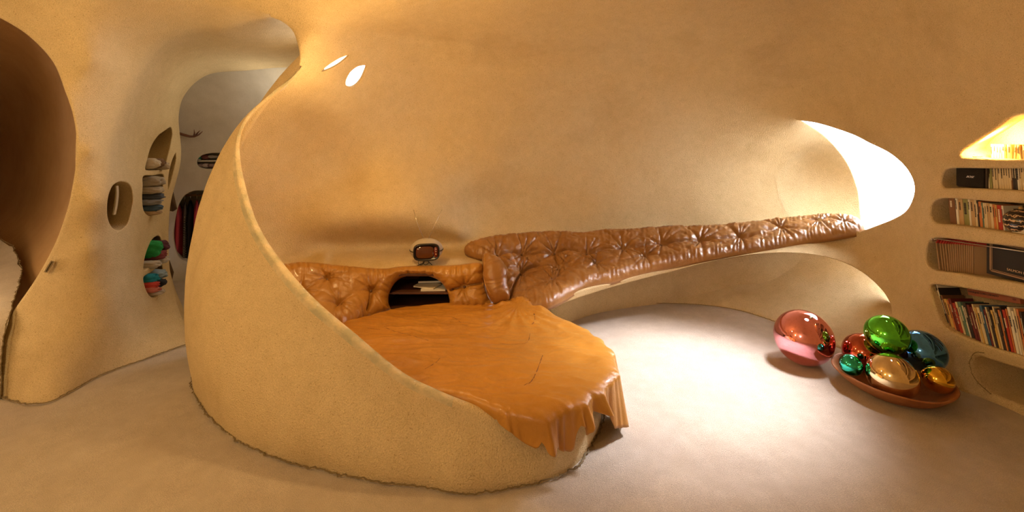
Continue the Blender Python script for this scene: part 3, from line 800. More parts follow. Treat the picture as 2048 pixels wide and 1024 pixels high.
# ------------------------------------------------------------------ bed cover
bc = Vector((-.5, 2.78, 0))
edge = [(-1.78,2.95),(-1.62,2.66),(-1.28,2.47),(-.9,2.34),(-.5,2.24),(-.25,2.20),(-.06,2.10),(.13,2.045),(.30,2.12),(.46,2.26),(.565,2.41),(.61,2.57),(.62,2.71),(.585,2.88),(.51,3.05),(.40,3.19),(.27,3.33),(.12,3.43),(-.1,3.50),(-.5,3.50),(-.85,3.44),(-1.12,3.22),(-1.45,3.14),(-1.7,3.1)]
hem = [(1001,842,2.065),(1009,858,2.06),(1024,868,2.05),(1040,881,2.05),(1057,894,2.045),(1068,900,2.04),(1080,902,2.04),(1082,897,2.04),(1083,888,2.04),(1085,885,2.04),(1088,887,2.04),(1090,900,2.04),(1096,907,2.045),(1103,905,2.05),(1110,898,2.05),(1118,897,2.06),(1125,904,2.07),(1135,908,2.08),(1148,908,2.10),(1154,900,2.12),(1158,875,2.15),(1163,852,2.18),(1167,852,2.21),(1170,872,2.25),(1180,850,2.28),(1188,834,2.31),(1191,823,2.34),(1200,826,2.38),(1205,827,2.41),(1213,813,2.45),(1219,806,2.48),(1222,838,2.49),(1224,856,2.50),(1237,838,2.54),(1238,816,2.58),(1246,805,2.62)]
def polar(pts): return [(math.atan2(p[0]-bc.x, -(p[1]-bc.y)), math.hypot(p[0]-bc.x, p[1]-bc.y)) for p in pts]
ed = catmull([tuple(map(float, p)) for p in edge], .03, closed=True)
pe = sorted(polar(ed)); ea = np.array([p[0] for p in pe]); er = np.array([p[1] for p in pe])
hp = []
fe = sorted([(p[0]/p[1], p[1]) for p in ed if p[1] < 2.62 and p[0] > -.4]); ft = np.array([q[0] for q in fe]); fd = np.array([q[1] for q in fe])
for x, y, d in hem:
    t_ = (x-CX)/F; d = float(np.interp(t_, ft, fd))-.03*(t_ < .2); x_ = min(t_, ft[-1])*d if x < 1236 else .62
    if x >= 1236: d = 2.58+(x-1236)*.008
    p = Vector((x_, d, EYE-(y-HY)/F*d)); hp.append((math.atan2(p.x-bc.x, -(p.y-bc.y)), p.z))
ha = np.maximum.accumulate(np.array([h[0] for h in hp])+np.arange(len(hp))*1e-5); hz = np.array([h[1] for h in hp])
TOPZ = .335
def top_h(x, y):
    z = TOPZ+.012*math.exp(-((x+.5)**2+(y-2.8)**2)/.5)
    for (lx, ly, lh, lr) in ((.06, 3.40, .05, .09), (.22, 3.33, .035, .06), (-.07, 3.38, .04, .06), (.14, 3.50, .09, .11)): z += lh*math.exp(-((x-lx)**2+(y-ly)**2)/lr**2)
    q = Vector((x, y, 0))
    # long soft folds fanning out of the inner corner
    dx, dy = x-.05, y-3.35; a = math.atan2(dx, -dy); r = math.hypot(dx, dy)
    z += .006*math.exp(-r/.7)*(1-2*abs(math.sin(a*9+2.5*noise.noise(q*1.5))))
    z += .010*noise.noise(q*2.2)+.009*(1-2*abs(noise.noise(Vector((x*2.2+y*1.2, y*6, 1)))))+.005*(1-2*abs(noise.noise(Vector((x*6+y*2, y*15, 4)))))+.002*(1-2*abs(noise.noise(Vector((x*16, y*30, 8)))))
    return z
NT = 900; rows = []
RS = list(np.linspace(.02, .93, 90))
amin, amax = ha[0], ha[-1]
vs = []; fs = []
nper = None
for t in range(NT):
    # finer angles where the cover hangs
    u = t/NT
    a = -PI+2*PI*u
    r = float(np.interp(a, ea, er, period=2*PI)); dx, dy = math.sin(a), -math.cos(a); line = []
    for s_ in RS:
        x, y = bc.x+dx*r*s_, bc.y+dy*r*s_; line.append(Vector((x, y, top_h(x, y))))
    # shoulder then hanging part
    x, y = bc.x+dx*r*.93, bc.y+dy*r*.93; z0 = top_h(x, y)
    hang = amin <= a <= amax+.55
    if hang: zb = float(np.interp(a, ha, hz)) if a <= amax else .13+.03*math.sin(a*40)
    else: zb = z0-.07
    k0 = min(1, max(0, (a-amin)/.06))*min(1, max(0, (amax+.55-a)/.2)) if hang else 0
    fold = (1-2*abs(math.sin(a*17+2*noise.noise(Vector((a*3, 0, 0))))))+.6*(1-2*abs(noise.noise(Vector((a*22, 2, 0)))))
    wn = .04+r*.07
    for k in range(1, 7):
        t_ = k/6*PI/2; rr = r*.93+math.sin(t_)*r*.07; zz = z0-(1-math.cos(t_))*.035+.004*fold*k0*k/6
        rr += .012*fold*k0*k/6
        line.append(Vector((bc.x+dx*rr, bc.y+dy*rr, zz)))
    zs = line[-1].z; rr0 = r+.012*fold*k0
    for k in range(1, 15):
        f = k/14; zz = zs+(zb-zs)*f
        rr = rr0+.015*f*k0+.022*fold*f*k0 if hang else r-.02*f
        line.append(Vector((bc.x+dx*rr, bc.y+dy*rr, zz)))
    rows.append(line)
nl = len(rows[0]); vs = [p for l in rows for p in l]+[Vector((bc.x, bc.y, top_h(bc.x, bc.y)))]
for i in range(NT):
    j = (i+1) % NT
    for k in range(nl-1): fs.append((i*nl+k, j*nl+k, j*nl+k+1, i*nl+k+1))
    fs.append((len(vs)-1, j*nl, i*nl))
bcov = mesh_obj('bed_cover', vs, fs, leather_sheet)
tag(bcov, 'orange-brown leather bed cover with a ragged hem draped over round plinth', 'bedspread')
md = bcov.modifiers.new('hide', 'SOLIDIFY'); md.thickness = .003; md.offset = -1
seam_m = simple('seam_thread', (.16, .055, .012), .7)
def onbed(px, py):
    # meet the sight line with the cover
    for d in np.linspace(4.2, 1.9, 400)[::-1]:
        p = P(px, py, d)
        if p.z <= top_h(p.x, p.y): return Vector((p.x, p.y, top_h(p.x, p.y)+.001))
for nm, line in enumerate([[(768,655),(790,664),(815,670),(835,676),(857,682)],[(898,634),(915,640),(925,650),(935,652)],[(1000,688),(1030,690),(1055,685),(1060,668)],[(1085,712),(1075,740),(1062,765),(1048,772)],[(850,740),(872,726),(880,718)],[(1068,628),(1070,640),(1064,650)],[(735,598+60),(760,660)]]):
    q = catmull([tuple(map(float, p)) for p in line], 6); pts = [onbed(x, y) for x, y in q]; pts = [p for p in pts if p is not None]
    tubes('seam', [(pts, .0032)], seam_m, bcov, 5)
# slab under the cover so the bed is a body
bm = bmesh.new(); top = [bm.verts.new((bc.x+(x-bc.x)*.86, bc.y+(y-bc.y)*.86, .27)) for x, y in edge]; f = bm.faces.new(top)
r_ = bmesh.ops.extrude_face_region(bm, geom=[f]); bmesh.ops.translate(bm, verts=[v for v in r_['geom'] if isinstance(v, bmesh.types.BMVert)], vec=(0, 0, -.27))
tag(bm_obj('mattress_base', bm, plaster, smooth=False), 'round plaster bed plinth under the leather cover', 'bed')

# ------------------------------------------------------------------ cabinet in the headboard arch
wood_dk = noisy('dark_wood', (.075, .028, .012), (.13, .05, .02), (3, 20), .45, [(30, .001)], spec=.4)
def bx(bm, lo, hi, mi=0, bev=0):
    vs = [bm.verts.new((lo[0] if i & 1 == 0 else hi[0], lo[1] if i & 2 == 0 else hi[1], lo[2] if i & 4 == 0 else hi[2])) for i in range(8)]
    q = [(0, 2, 3, 1), (4, 5, 7, 6), (0, 1, 5, 4), (2, 6, 7, 3), (0, 4, 6, 2), (1, 3, 7, 5)]
    fs_ = [bm.faces.new([vs[j] for j in f]) for f in q]
    for f in fs_: f.material_index = mi
    if bev:
        es = list({e for f in fs_ for e in f.edges}); r = bmesh.ops.bevel(bm, geom=es, offset=bev, segments=2, affect='EDGES', profile=.6)
        for f in r['faces']: f.material_index = mi
    return vs
cab = empty('headboard_cabinet', (-.76, 3.7, .28), 'dark wood recess cabinet inside the headboard arch with one shelf', 'cabinet')
def part(name, parent, mat, boxes, bev=.003, off=None):
    bm = bmesh.new(); o = parent.location if off is None else off
    for lo, hi in boxes: bx(bm, [lo[i]-o[i] for i in range(3)], [hi[i]-o[i] for i in range(3)], 0, bev)
    return bm_obj(name, bm, mat, parent, smooth=False)
x0, x1, y0, y1, z0, z1 = -1.04, -.47, 3.51, 3.90, .27, .572
part('side_panel', cab, wood_dk, [((x0, y0, z0), (x0+.02, y1, z1))]); part('side_panel', cab, wood_dk, [((x1-.02, y0, z0), (x1, y1, z1))])
part('back_panel', cab, wood_dk, [((x0, y1-.02, z0), (x1, y1, z1))]); part('top_panel', cab, wood_dk, [((x0, y0, z1-.02), (x1, y1, z1))])
part('bottom_panel', cab, wood_dk, [((x0, y0, z0), (x1, y1, z0+.02))]); part('shelf', cab, wood_dk, [((x0+.02, y0+.01, .405), (x1-.02, y1-.02, .42))])
paper = simple('paper', (.78, .68, .48), .7); paper2 = simple('paper_pale', (.85, .80, .68), .7)
def flat_book(name, loc, size, rz, mat, label, cat='magazine', group=None):
    e = empty(name, loc, label, cat, group, rz); sx, sy, sz = size
    part('cover', e, mat, [((-sx/2, -sy/2, 0), (sx/2, sy/2, sz*.15)), ((-sx/2, -sy/2, sz*.85), (sx/2, sy/2, sz))], .0005, (0, 0, 0))
    part('pages', e, paper2, [((-sx/2+.002, -sy/2+.002, sz*.15), (sx/2-.002, sy/2-.002, sz*.85))], .0003, (0, 0, 0)); return e
flat_book('magazine', (-.64, 3.62, .421), (.20, .14, .012), .05, paper2, 'pale magazine lying on the dark shelf in the headboard arch', 'magazine')
m2 = flat_book('magazine', (-.70, 3.64, .434), (.19, .13, .010), -.35, paper, 'cream magazine crossed on top of the pale one in the arch', 'magazine')
flat_book('dark_book', (-.68, 3.74, .445), (.22, .13, .022), .1, simple('black_cover', (.02, .018, .015), .5), 'black book lying behind the magazines in the headboard arch', 'book')
flat_book('folded_paper', (-.54, 3.58, .291), (.16, .05, .006), .02, paper2, 'folded white paper on the floor of the headboard arch', 'paper')

# ------------------------------------------------------------------ television
def ray_down(x, y, z):
    best = None
    o = Vector((x, y, z))
    for b in BVHS:
        h = b.ray_cast(o, Vector((0, 0, -1)), 3)
        if h[0] is not None and (best is None or h[0].z > best): best = h[0].z
    return best
from mathutils.bvhtree import BVHTree
BVHS = [BVHTree.FromPolygons([tuple(v) for v in s.V], [tuple(f) for f in s.F]) for s in Shell.all]
tvD = 3.66; tvx = (853-CX)/F*tvD; tz = EYE-(499-HY)/F*tvD; gz = ray_down(tvx, tvD, 1.5)
tv_body = simple('tv_shell', (.42, .36, .27), .35, coat=.3); blk = simple('black_plastic', (.012, .010, .009), .3); scr = simple('tv_screen', (.09, .022, .008), .08, coat=1.0)
chrome = simple('chrome', (.75, .72, .66), .15, 1.0); steel = simple('steel', (.6, .58, .55), .22, 1.0)
tv = empty('portable_television', (tvx, tvD, gz), 'small rounded vintage television with rabbit-ear antennas on plaster ledge', 'television', rz=.19)
rx, ry, rz_ = .134, .12, .093; cz = tz-gz
bm = bmesh.new(); bmesh.ops.create_uvsphere(bm, u_segments=48, v_segments=32, radius=1)
for v in bm.verts:
    c = v.co; k = (abs(c.x)**2.1+abs(c.y)**2+abs(c.z)**2.05)**(-1/2.05); c *= k
    y = max(c.y*ry, -.098); v.co = Vector((c.x*rx, y, c.z*rz_+cz))
bm_obj('body', bm, tv_body, tv)
def rrect(w, h, n=8, p=4.0, N_=48):
    return [(w*math.copysign(abs(math.cos(a))**(2/p), math.cos(a)), h*math.copysign(abs(math.sin(a))**(2/p), math.sin(a))) for a in [2*PI*i/N_ for i in range(N_)]]
def ringmesh(name, rings, mat, parent, cap=True):
    vs = [p for r in rings for p in r]; n = len(rings[0]); fs = []
    for i in range(len(rings)-1):
        for k in range(n): fs.append((i*n+k, i*n+(k+1) % n, (i+1)*n+(k+1) % n, (i+1)*n+k))
    if cap: fs.append(tuple((len(rings)-1)*n+k for k in range(n)))
    bm = bmesh.new(); bv = [bm.verts.new(v) for v in vs]
    for f in fs: bm.faces.new([bv[i] for i in f])
    return bm_obj(name, bm, mat, parent)
ringmesh('bezel', [[(x, y, z+cz) for x, z in rrect(w, h, p=3.6)] for w, h, y in ((.106, .069, -.085), (.104, .067, -.112), (.096, .060, -.114), (.093, .057, -.104))], blk, tv)
ringmesh('screen', [[(x-.012, -.106-b, z+cz) for x, z in rrect(w, h, p=3.4)] for w, h, b in ((.072, .050, 0), (.069, .047, .004), (.05, .034, .008), (.02, .013, .010))], scr, tv)
red_d = simple('tuner_red', (.16, .02, .012), .3)
cpan = ringmesh('control_panel', [[(x+.075, -.1065-b, z+cz) for x, z in rrect(w, h, p=4)] for w, h, b in ((.014, .042, 0), (.013, .041, .002))], red_d, tv)
for kz in (.025, .005, -.015):
    bm = bmesh.new(); bmesh.ops.create_cone(bm, segments=16, radius1=.006, radius2=.005, depth=.008, cap_ends=True, matrix=Matrix.Translation((.075, -.111, cz+kz)) @ Matrix.Rotation(PI/2, 4, 'X')); bm_obj('knob', bm, chrome, cpan)
for s_ in (-1, 1):
    tubes('side_trim', [([(s_*(.134+.0015)*math.cos(a), -(.115)*math.sin(a), cz) for a in np.linspace(-.2, .75, 12)], .0045)], blk, tv)
tubes('antenna', [([(-.018, 0, cz+rz_-.01), (-.018-.05, .02, cz+rz_+.10), (-.107, .04, cz+rz_+.235)], [.0030, .0026, .0020])], steel, tv)
tubes('antenna', [([(.012, 0, cz+rz_-.01), (.06, .02, cz+rz_+.09), (.128, .04, cz+rz_+.23)], [.0030, .0026, .0020])], steel, tv)
for sx in (-.045, -.005):
    tubes('stand_ring', [([(sx+.022*math.cos(a), -.03, .022+.022*math.sin(a)) for a in np.linspace(0, 2*PI, 25)], .0022)], blk, tv)
tubes('stand_leg', [([(-.01, -.02, cz-rz_+.01), (-.02, -.04, .02), (-.075, -.06, .003)], .003)], blk, tv)
tubes('stand_leg', [([(.01, -.02, cz-rz_+.01), (.02, -.03, .02), (.045, -.06, .003)], .003)], blk, tv)
tubes('stand_leg', [([(0, .02, cz-rz_+.01), (.01, .04, .02), (.02, .06, .003)], .003)], blk, tv)
# ------------------------------------------------------------------ mirror balls and bowl
def mirror(name, rgb, rough=.025):
    return simple(name, rgb, rough, 1.0)
def ball(name, c, r, mat, label, cap=None, sc=(1, 1, 1), group=None):
    bm = bmesh.new(); bmesh.ops.create_uvsphere(bm, u_segments=96, v_segments=64, radius=r); 
    o = bm_obj(name, bm, mat); o.location = c; o.scale = sc; tag(o, label, 'ball', group)
    if cap:
        u = Vector(cap).normalized(); bm = bmesh.new()
        bmesh.ops.create_cone(bm, segments=24, radius1=.012, radius2=.012, depth=.008, cap_ends=True, matrix=Matrix.Translation(u*(r+.001)) @ u.to_track_quat('Z', 'Y').to_matrix().to_4x4())
        bm_obj('neck_cap', bm, steel, o)
    return o
pink = P(1607, 676, 3.22); ball('mirror_ball', (pink.x, pink.y, .193), .192, mirror('pink_mirror', (1.0, .42, .50)), 'large pink mirrored ball standing alone on the pale carpet', cap=(.0, -.45, 1))
ball('mirror_ball', (2.47, 2.90, .350), .1225, mirror('green_mirror', (.16, .78, .08)), 'bright green mirrored ball topmost of the pile in the bowl', group='mirrored balls in the bowl')
ball('mirror_ball', (2.44, 3.05, .160), .128, mirror('copper_mirror', (.52, .13, .08)), 'dark copper red mirrored ball at the back of the bowl under the green one', group='mirrored balls in the bowl')
ball('mirror_ball', (2.715, 2.915, .235), .130, mirror('blue_mirror', (.09, .30, .80)), 'dark blue mirrored ball at the back of the bowl beside the bookshelves', group='mirrored balls in the bowl')
ball('mirror_ball', (2.366, 2.74, .160), .133, mirror('silver_gold_mirror', (.88, .72, .45)), 'large pale champagne mirrored ball in front of the bowl', group='mirrored balls in the bowl')
ball('mirror_ball', (2.213, 2.872, .165), .065, mirror('teal_mirror', (.05, .62, .50)), 'smallest mirrored ball, teal green, resting near the bowl rim', group='mirrored balls in the bowl')
ball('mirror_ball', (2.635, 2.725, .150), .080, mirror('gold_mirror', (.85, .55, .07)), 'small golden yellow mirrored ball hanging over the bowl rim', group='mirrored balls in the bowl')
clay = noisy('clay_bowl', (.30, .10, .03), (.42, .17, .055), (6, 25), .5, [(40, .003)], spec=.4)
prof_b = [(0, .0), (.15, .0), (.20, .006), (.27, .045), (.318, .088), (.328, .098), (.333, .104), (.330, .110), (.322, .108), (.31, .100), (.262, .060), (.19, .024), (.14, .016), (0, .014)]
pr = catmull([tuple(map(float, p)) for p in prof_b], .012); n = 96; vs = []; fs = []
for r, z in pr:
    for k in range(n):
        a = 2*PI*k/n; w_ = 1+.012*math.sin(3*a+.5)+.008*math.sin(7*a); vs.append((r*w_*math.cos(a), r*w_*math.sin(a), max(z, 0)+.004*math.sin(2*a+1)*(r/.33)**2))
for i in range(len(pr)-1):
    for k in range(n): fs.append((i*n+k, i*n+(k+1) % n, (i+1)*n+(k+1) % n, (i+1)*n+k))
bowl = mesh_obj('clay_bowl', vs, fs, clay); bowl.location = (2.462, 2.855, .003); bowl.scale = (.95, .95, 1.04)
tag(bowl, 'wide shallow reddish clay bowl on the carpet holding mirrored balls', 'bowl')

# ------------------------------------------------------------------ lettering
def text(name, body, size, mat, parent, M4, ext_=.0006, slant=0, sx=1):
    cu = bpy.data.curves.new(name, 'FONT'); cu.body = body; cu.size = size; cu.extrude = ext_; cu.align_x = 'CENTER'; cu.align_y = 'CENTER'; cu.shear = slant
    o = bpy.data.objects.new(name, cu); col.objects.link(o); dg = bpy.context.evaluated_depsgraph_get()
    me = bpy.data.meshes.new_from_object(o.evaluated_get(dg)); bpy.data.objects.remove(o); me.materials.clear(); me.materials.append(mat)
    o = link(bpy.data.objects.new(name, me), parent); o.matrix_local = M4 @ Matrix.Diagonal((sx, 1, 1, 1)); return o
# faces of the right wall look along -x: text x axis runs towards -y
FACE = Matrix(((0, 0, -1, 0), (-1, 0, 0, 0), (0, 1, 0, 0), (0, 0, 0, 1)))

# ------------------------------------------------------------------ books
covers = {}
def cover(rgb):
    if rgb not in covers: covers[rgb] = simple('book_cover', rgb, .5, bump=(120, .3, .001))
    return covers[rgb]
pages_m = simple('book_pages', (.72, .60, .40), .8); ink = simple('dark_ink', (.04, .03, .03), .6); ink_l = simple('pale_ink', (.75, .65, .45), .6)
CR = (.72, .58, .33); WH = (.80, .74, .58); TN = (.55, .36, .16); BR_ = (.20, .085, .03); OL = (.30, .30, .10); RD = (.45, .035, .015); OR = (.62, .20, .05)
DK = (.035, .025, .02); MR = (.16, .02, .018); GN = (.12, .22, .15); YL = (.70, .45, .12); BL = (.05, .12, .2)
CN = {CR: 'cream', WH: 'off-white', TN: 'tan', BR_: 'brown', OL: 'olive green', RD: 'red', OR: 'orange', DK: 'black', MR: 'maroon', GN: 'green', YL: 'yellow ochre', BL: 'dark blue'}
ORD = 'first second third fourth fifth sixth seventh eighth ninth tenth eleventh twelfth thirteenth fourteenth fifteenth sixteenth seventeenth eighteenth nineteenth twentieth'.split()
ORD += ['twenty-'+o for o in ORD[:9]]+['thirtieth']+['thirty-'+o for o in ORD[:9]]
def yof(px, X): return X*F/(px-CX)
def book(px0, px1, X, h, depth, tilt, rgb, label, group, name='book', floor=None, title=None, cat='book', zf=None, pg=True):
    ya, yb = yof(px0, X), yof(px1, X); t = abs(ya-yb)*.94; yc = (ya+yb)/2
    z = zf if zf is not None else (ray_down(X+.04, yc, floor) or .3)
    c = math.cos(tilt); 
    bm = bmesh.new(); b = t*.12
    # cover: two boards and a rounded spine
    bx(bm, (.004, -t/2, 0), (depth, -t/2+b, h)); bx(bm, (.004, t/2-b, 0), (depth, t/2, h))
    n = 6; ring = []
    for k in range(n+1):
        a = -PI/2+PI*k/n; ring.append((.004-.004*math.cos(a), t/2*math.sin(a)))
    lo = [bm.verts.new((x, y, 0)) for x, y in ring]+[bm.verts.new((.006, t/2-b, 0)), bm.verts.new((.006, -t/2+b, 0))]
    hi = [bm.verts.new((v.co.x, v.co.y, h)) for v in lo]
    m = len(lo)
    for k in range(m): bm.faces.new((lo[k], lo[(k+1) % m], hi[(k+1) % m], hi[k]))
    bm.faces.new(lo[::-1]); bm.faces.new(hi)
    o = bm_obj(name, bm, cover(rgb), smooth=False)
    o.location = (X, yc, z+abs(math.sin(tilt))*t/2+.0005); o.rotation_euler = (-tilt, 0, 0)
    tag(o, label, cat, group)
    if pg:
        bm = bmesh.new(); bx(bm, (.006, -t/2+b, .002), (depth-.003, t/2-b, h-.003)); bm_obj('pages', bm, pages_m, o, smooth=False)
    lum = sum(rgb)
    rr = random.Random(px0)
    if title is None and t > .007:
        bm = bmesh.new(); z_ = h*rr.uniform(.80, .9); w_ = t*rr.uniform(.13, .22); L_ = h*rr.uniform(.2, .5); zl = [(z_, w_)]; q = z_
        while q > z_-L_:
            s1 = rr.uniform(.003, .009); zl += [(q-s1, w_), (q-s1-.0004, .0003), (q-s1-.0018, .0003), (q-s1-.0022, w_)]; q -= s1+.0022
        pv = None
        for zq, wq in zl:
            cur = [bm.verts.new((x_, y_, zq)) for x_, y_ in ((-.0012, -wq), (-.0012, wq), (-.0002, wq), (-.0002, -wq))]
            if pv:
                for k in range(4): bm.faces.new((pv[k], pv[(k+1) % 4], cur[(k+1) % 4], cur[k]))
            else: bm.faces.new(cur)
            pv = cur
        bm.faces.new(pv[::-1]); bm_obj('lettering', bm, ink if lum > .55 else ink_l, o, smooth=False)
    elif title:
        text('lettering', title, t*.62, ink if lum > .7 else ink_l, o, Matrix.Translation((-.0012, 0, h*.55)) @ Matrix(((0, 0, -1, 0), (0, 1, 0, 0), (1, 0, 0, 0), (0, 0, 0, 1))) @ Matrix.Rotation(PI, 4, 'Z'), sx=1.1)
    return o
# second shelf: books right of the speaker
G2 = 'books beside the black speaker'
sp = [(1976,1979,WH),(1979,1984,OL),(1985,1991,CR),(1991,1996,CR),(1997,2003,CR),(2003,2008,CR),(2008,2013,CR),(2013,2018,CR),(2018,2023,CR),(2023,2026,BR_),(2026,2030,DK),(2030,2035,DK),(2035,2040,WH),(2040,2044,CR),(2044,2049,CR),(2049,2054,CR),(2054,2060,TN),(2060,2066,CR)]
for i, (a, b, c_) in enumerate(sp):
    book(a, b, 2.99, .154+.004*((i*7) % 3), .12, .065, c_, '%s %s book, %s along from the black speaker' % ('thin' if b-a < 5 else 'plain', CN[c_], ORD[i]), G2, floor=1.42)
# third shelf
G3 = 'books on the shelf under the speaker'
tb = [(1899,1912,BR_,.19,'thick leather-look'),(1913,1918,WH,.188,'slim'),(1918,1928,TN,.182,'red-banded'),(1928,1939,OL,.178,'wide'),(1939,1943,WH,.178,'thin'),(1943,1951,TN,.176,'plain'),(1951,1956,CR,.172,'slim'),(1956,1959.5,DK,.17,'thin'),(1959.5,1965.5,OR,.162,'slim'),(1965.5,1968.5,GN,.158,'thin'),(1968.5,1972,CR,.156,'thin'),(1972,1976,CR,.156,'slim'),(1976,1982,TN,.155,'plain'),(1982,1988,CR,.154,'slim'),(1988,1993,OR,.152,'slim'),(1993,1996.5,YL,.150,'thin'),(1996.5,2006,RD,.150,'bright'),(2006,2010,WH,.150,'speckled')]
for i, (a, b, c_, h, adj) in enumerate(tb):
    book(a, b, 2.99, h, .12, .085, c_, '%s %s book, %s from the shaded end below the speaker' % (adj, CN[c_], ORD[i]), G3, floor=1.2)
# lowest shelf: leaning magazines and books
G5 = 'leaning books on the lowest shelf'
seq = [BL,OR,RD,WH,DK,DK,BR_,YL,OR,MR,RD,CR,GN,WH,DK,MR,MR,CR,YL,CR,BL,MR,CR,DK,YL,CR,DK,OR,DK,RD,OR,WH,WH,CR,OR,DK]
wid = [3.5,3,4,3,7,5,4,8,4,7,8,5,9,3,8,7,6,4,4,8,7,5,4,6,6,4,6,5,4,8,4,8,6,5,6,6]
px = 1874.
for i, (c_, w_) in enumerate(zip(seq, wid)):
    w_ *= .80
    if px > 2064: break
    f = (px-1874)/175; h = .175+.085*f if i > 2 else .18
    h += .012*math.sin(i*2.3)
    ttl = {9: None, 10: 'LIFE LAST SILVER', 15: 'FINE SANDS'}.get(i)
    book(px, px+w_, 2.99, h, .15+.03*f, .36-.17*f, c_, '%s %s book leaning on the lowest shelf, %s from its rounded end' % ('thin' if w_ < 4 else 'tall', CN[c_], ORD[i]), G5, floor=.50, title=ttl)
    px += w_*1.03+.6
# top niche: little white books in the lamp light
G1 = 'little books in the lit top niche'
tp = [(1981,1986,WH,0),(1987,1992,WH,0),(1993,1998,WH,0),(1999,2003,WH,0),(2004,2009,WH,0),(2010,2013,YL,0),(2013,2024,TN,0),(2026,2031,TN,-.12),(2032,2037,YL,-.14),(2037,2042,CR,.1),(2044,2052,BR_,0),(2053,2060,CR,0)]
for i, (a, b, c_, t) in enumerate(tp):
    book(a, b, 3.09, .088, .07, t+.03, c_, 'little %s book, %s from the lamp in the bright top niche' % (CN[c_], ORD[i]), G1, floor=1.60)
zf = ray_down(3.02, 2.88, 1.58); flat_book('booklet', (3.05, 2.92, zf+.001), (.06, .08, .006), .3, cover(TN), 'small open tan booklet lying at the corner of the lit top niche', 'book')

# ------------------------------------------------------------------ speaker
ya, yb = yof(1913, 2.98), yof(1974, 2.98); zf = ray_down(3.02, (ya+yb)/2, 1.42)
spk = empty('loudspeaker', (2.975, (ya+yb)/2, zf), 'small black bookshelf loudspeaker with white logo in the wall niche', 'speaker')
hw = abs(ya-yb)/2
cabinet_m = simple('speaker_case', (.035, .02, .014), .45); grille = noisy('speaker_grille', (.012, .010, .009), (.03, .024, .018), (300,), .9, [(400, .001)], spec=.2)
bm = bmesh.new(); bx(bm, (.006, -hw, 0), (.15, hw, .148), 0, .008); bm_obj('case', bm, cabinet_m, spk, smooth=False)
bm = bmesh.new(); bx(bm, (-.004, -hw+.012, .008), (.008, hw-.006, .138), 0, .004); bm_obj('grille', bm, grille, spk, smooth=False)
text('logo', 'BOSE', .017, simple('logo_white', (.85, .83, .8), .4), spk, Matrix.Translation((-.0052, .0, .072)) @ FACE, slant=.6, sx=1.15)

# ------------------------------------------------------------------ painted pot, booklets
pot_y = 2.605; zf = ray_down(3.04, pot_y, 1.2)
pm, nt, b = new_mat('painted_pot'); L = nt.links.new
tc = N(nt, 'ShaderNodeTexCoord'); wv = N(nt, 'ShaderNodeTexWave', wave_type='BANDS', bands_direction='Z'); wv.inputs['Scale'].default_value = 11; wv.inputs['Distortion'].default_value = 3.5; wv.inputs['Detail Scale'].default_value = 6; wv.inputs['Detail'].default_value = 1
L(tc.outputs['Object'], wv.inputs['Vector']); cr = N(nt, 'ShaderNodeValToRGB'); cr.color_ramp.elements[0].position = .86; cr.color_ramp.elements[1].position = .90
cr.color_ramp.elements[0].color = (.025, .018, .016, 1); cr.color_ramp.elements[1].color = (.62, .42, .24, 1); L(wv.outputs['Color'], cr.inputs['Fac']); L(cr.outputs['Color'], b.inputs['Base Color']); b.inputs['Roughness'].default_value = .25; b.inputs['Coat Weight'].default_value = .5
vs, fs = [], []; pr = catmull([(0., 0.), (.035, 0.), (.062, .022), (.074, .060), (.068, .095), (.045, .122), (.028, .130), (.030, .136), (.0, .138)], .006); n = 40
for r, z in pr:
    for k in range(n): vs.append((r*math.cos(2*PI*k/n), r*math.sin(2*PI*k/n), z))
for i in range(len(pr)-1):
    for k in range(n): fs.append((i*n+k, i*n+(k+1) % n, (i+1)*n+(k+1) % n, (i+1)*n+k))
pot = mesh_obj('painted_pot', vs, fs, pm); pot.location = (3.012, pot_y, zf+.001); tag(pot, 'round glossy black pot with pale wavy bands after the row of books', 'pot')
bm = bmesh.new(); bmesh.ops.create_uvsphere(bm, u_segments=16, v_segments=10, radius=.011, matrix=Matrix.Translation((0, 0, .143))); bm_obj('lid_knob', bm, simple('knob', (.6, .38, .15), .4), pot)
for i, (dy, rz, wd) in enumerate([(0, .1, .10), (.004, -.1, .095), (-.004, .2, .09), (.002, 0, .085)]):
    flat_book('booklet', (2.995, 2.565+dy, ray_down(3.0, 2.56, 1.2)+.001+i*.009), (.05, wd, .008), rz, [cover(WH), cover(TN), cover(WH), cover(CR)][i], ['off-white booklet at the bottom of the small pile before the pot', 'tan booklet second up in the small pile before the pot', 'off-white booklet third up in the small pile before the pot', 'cream booklet topmost of the small pile before the pot'][i], 'booklet', 'booklets piled before the pot')

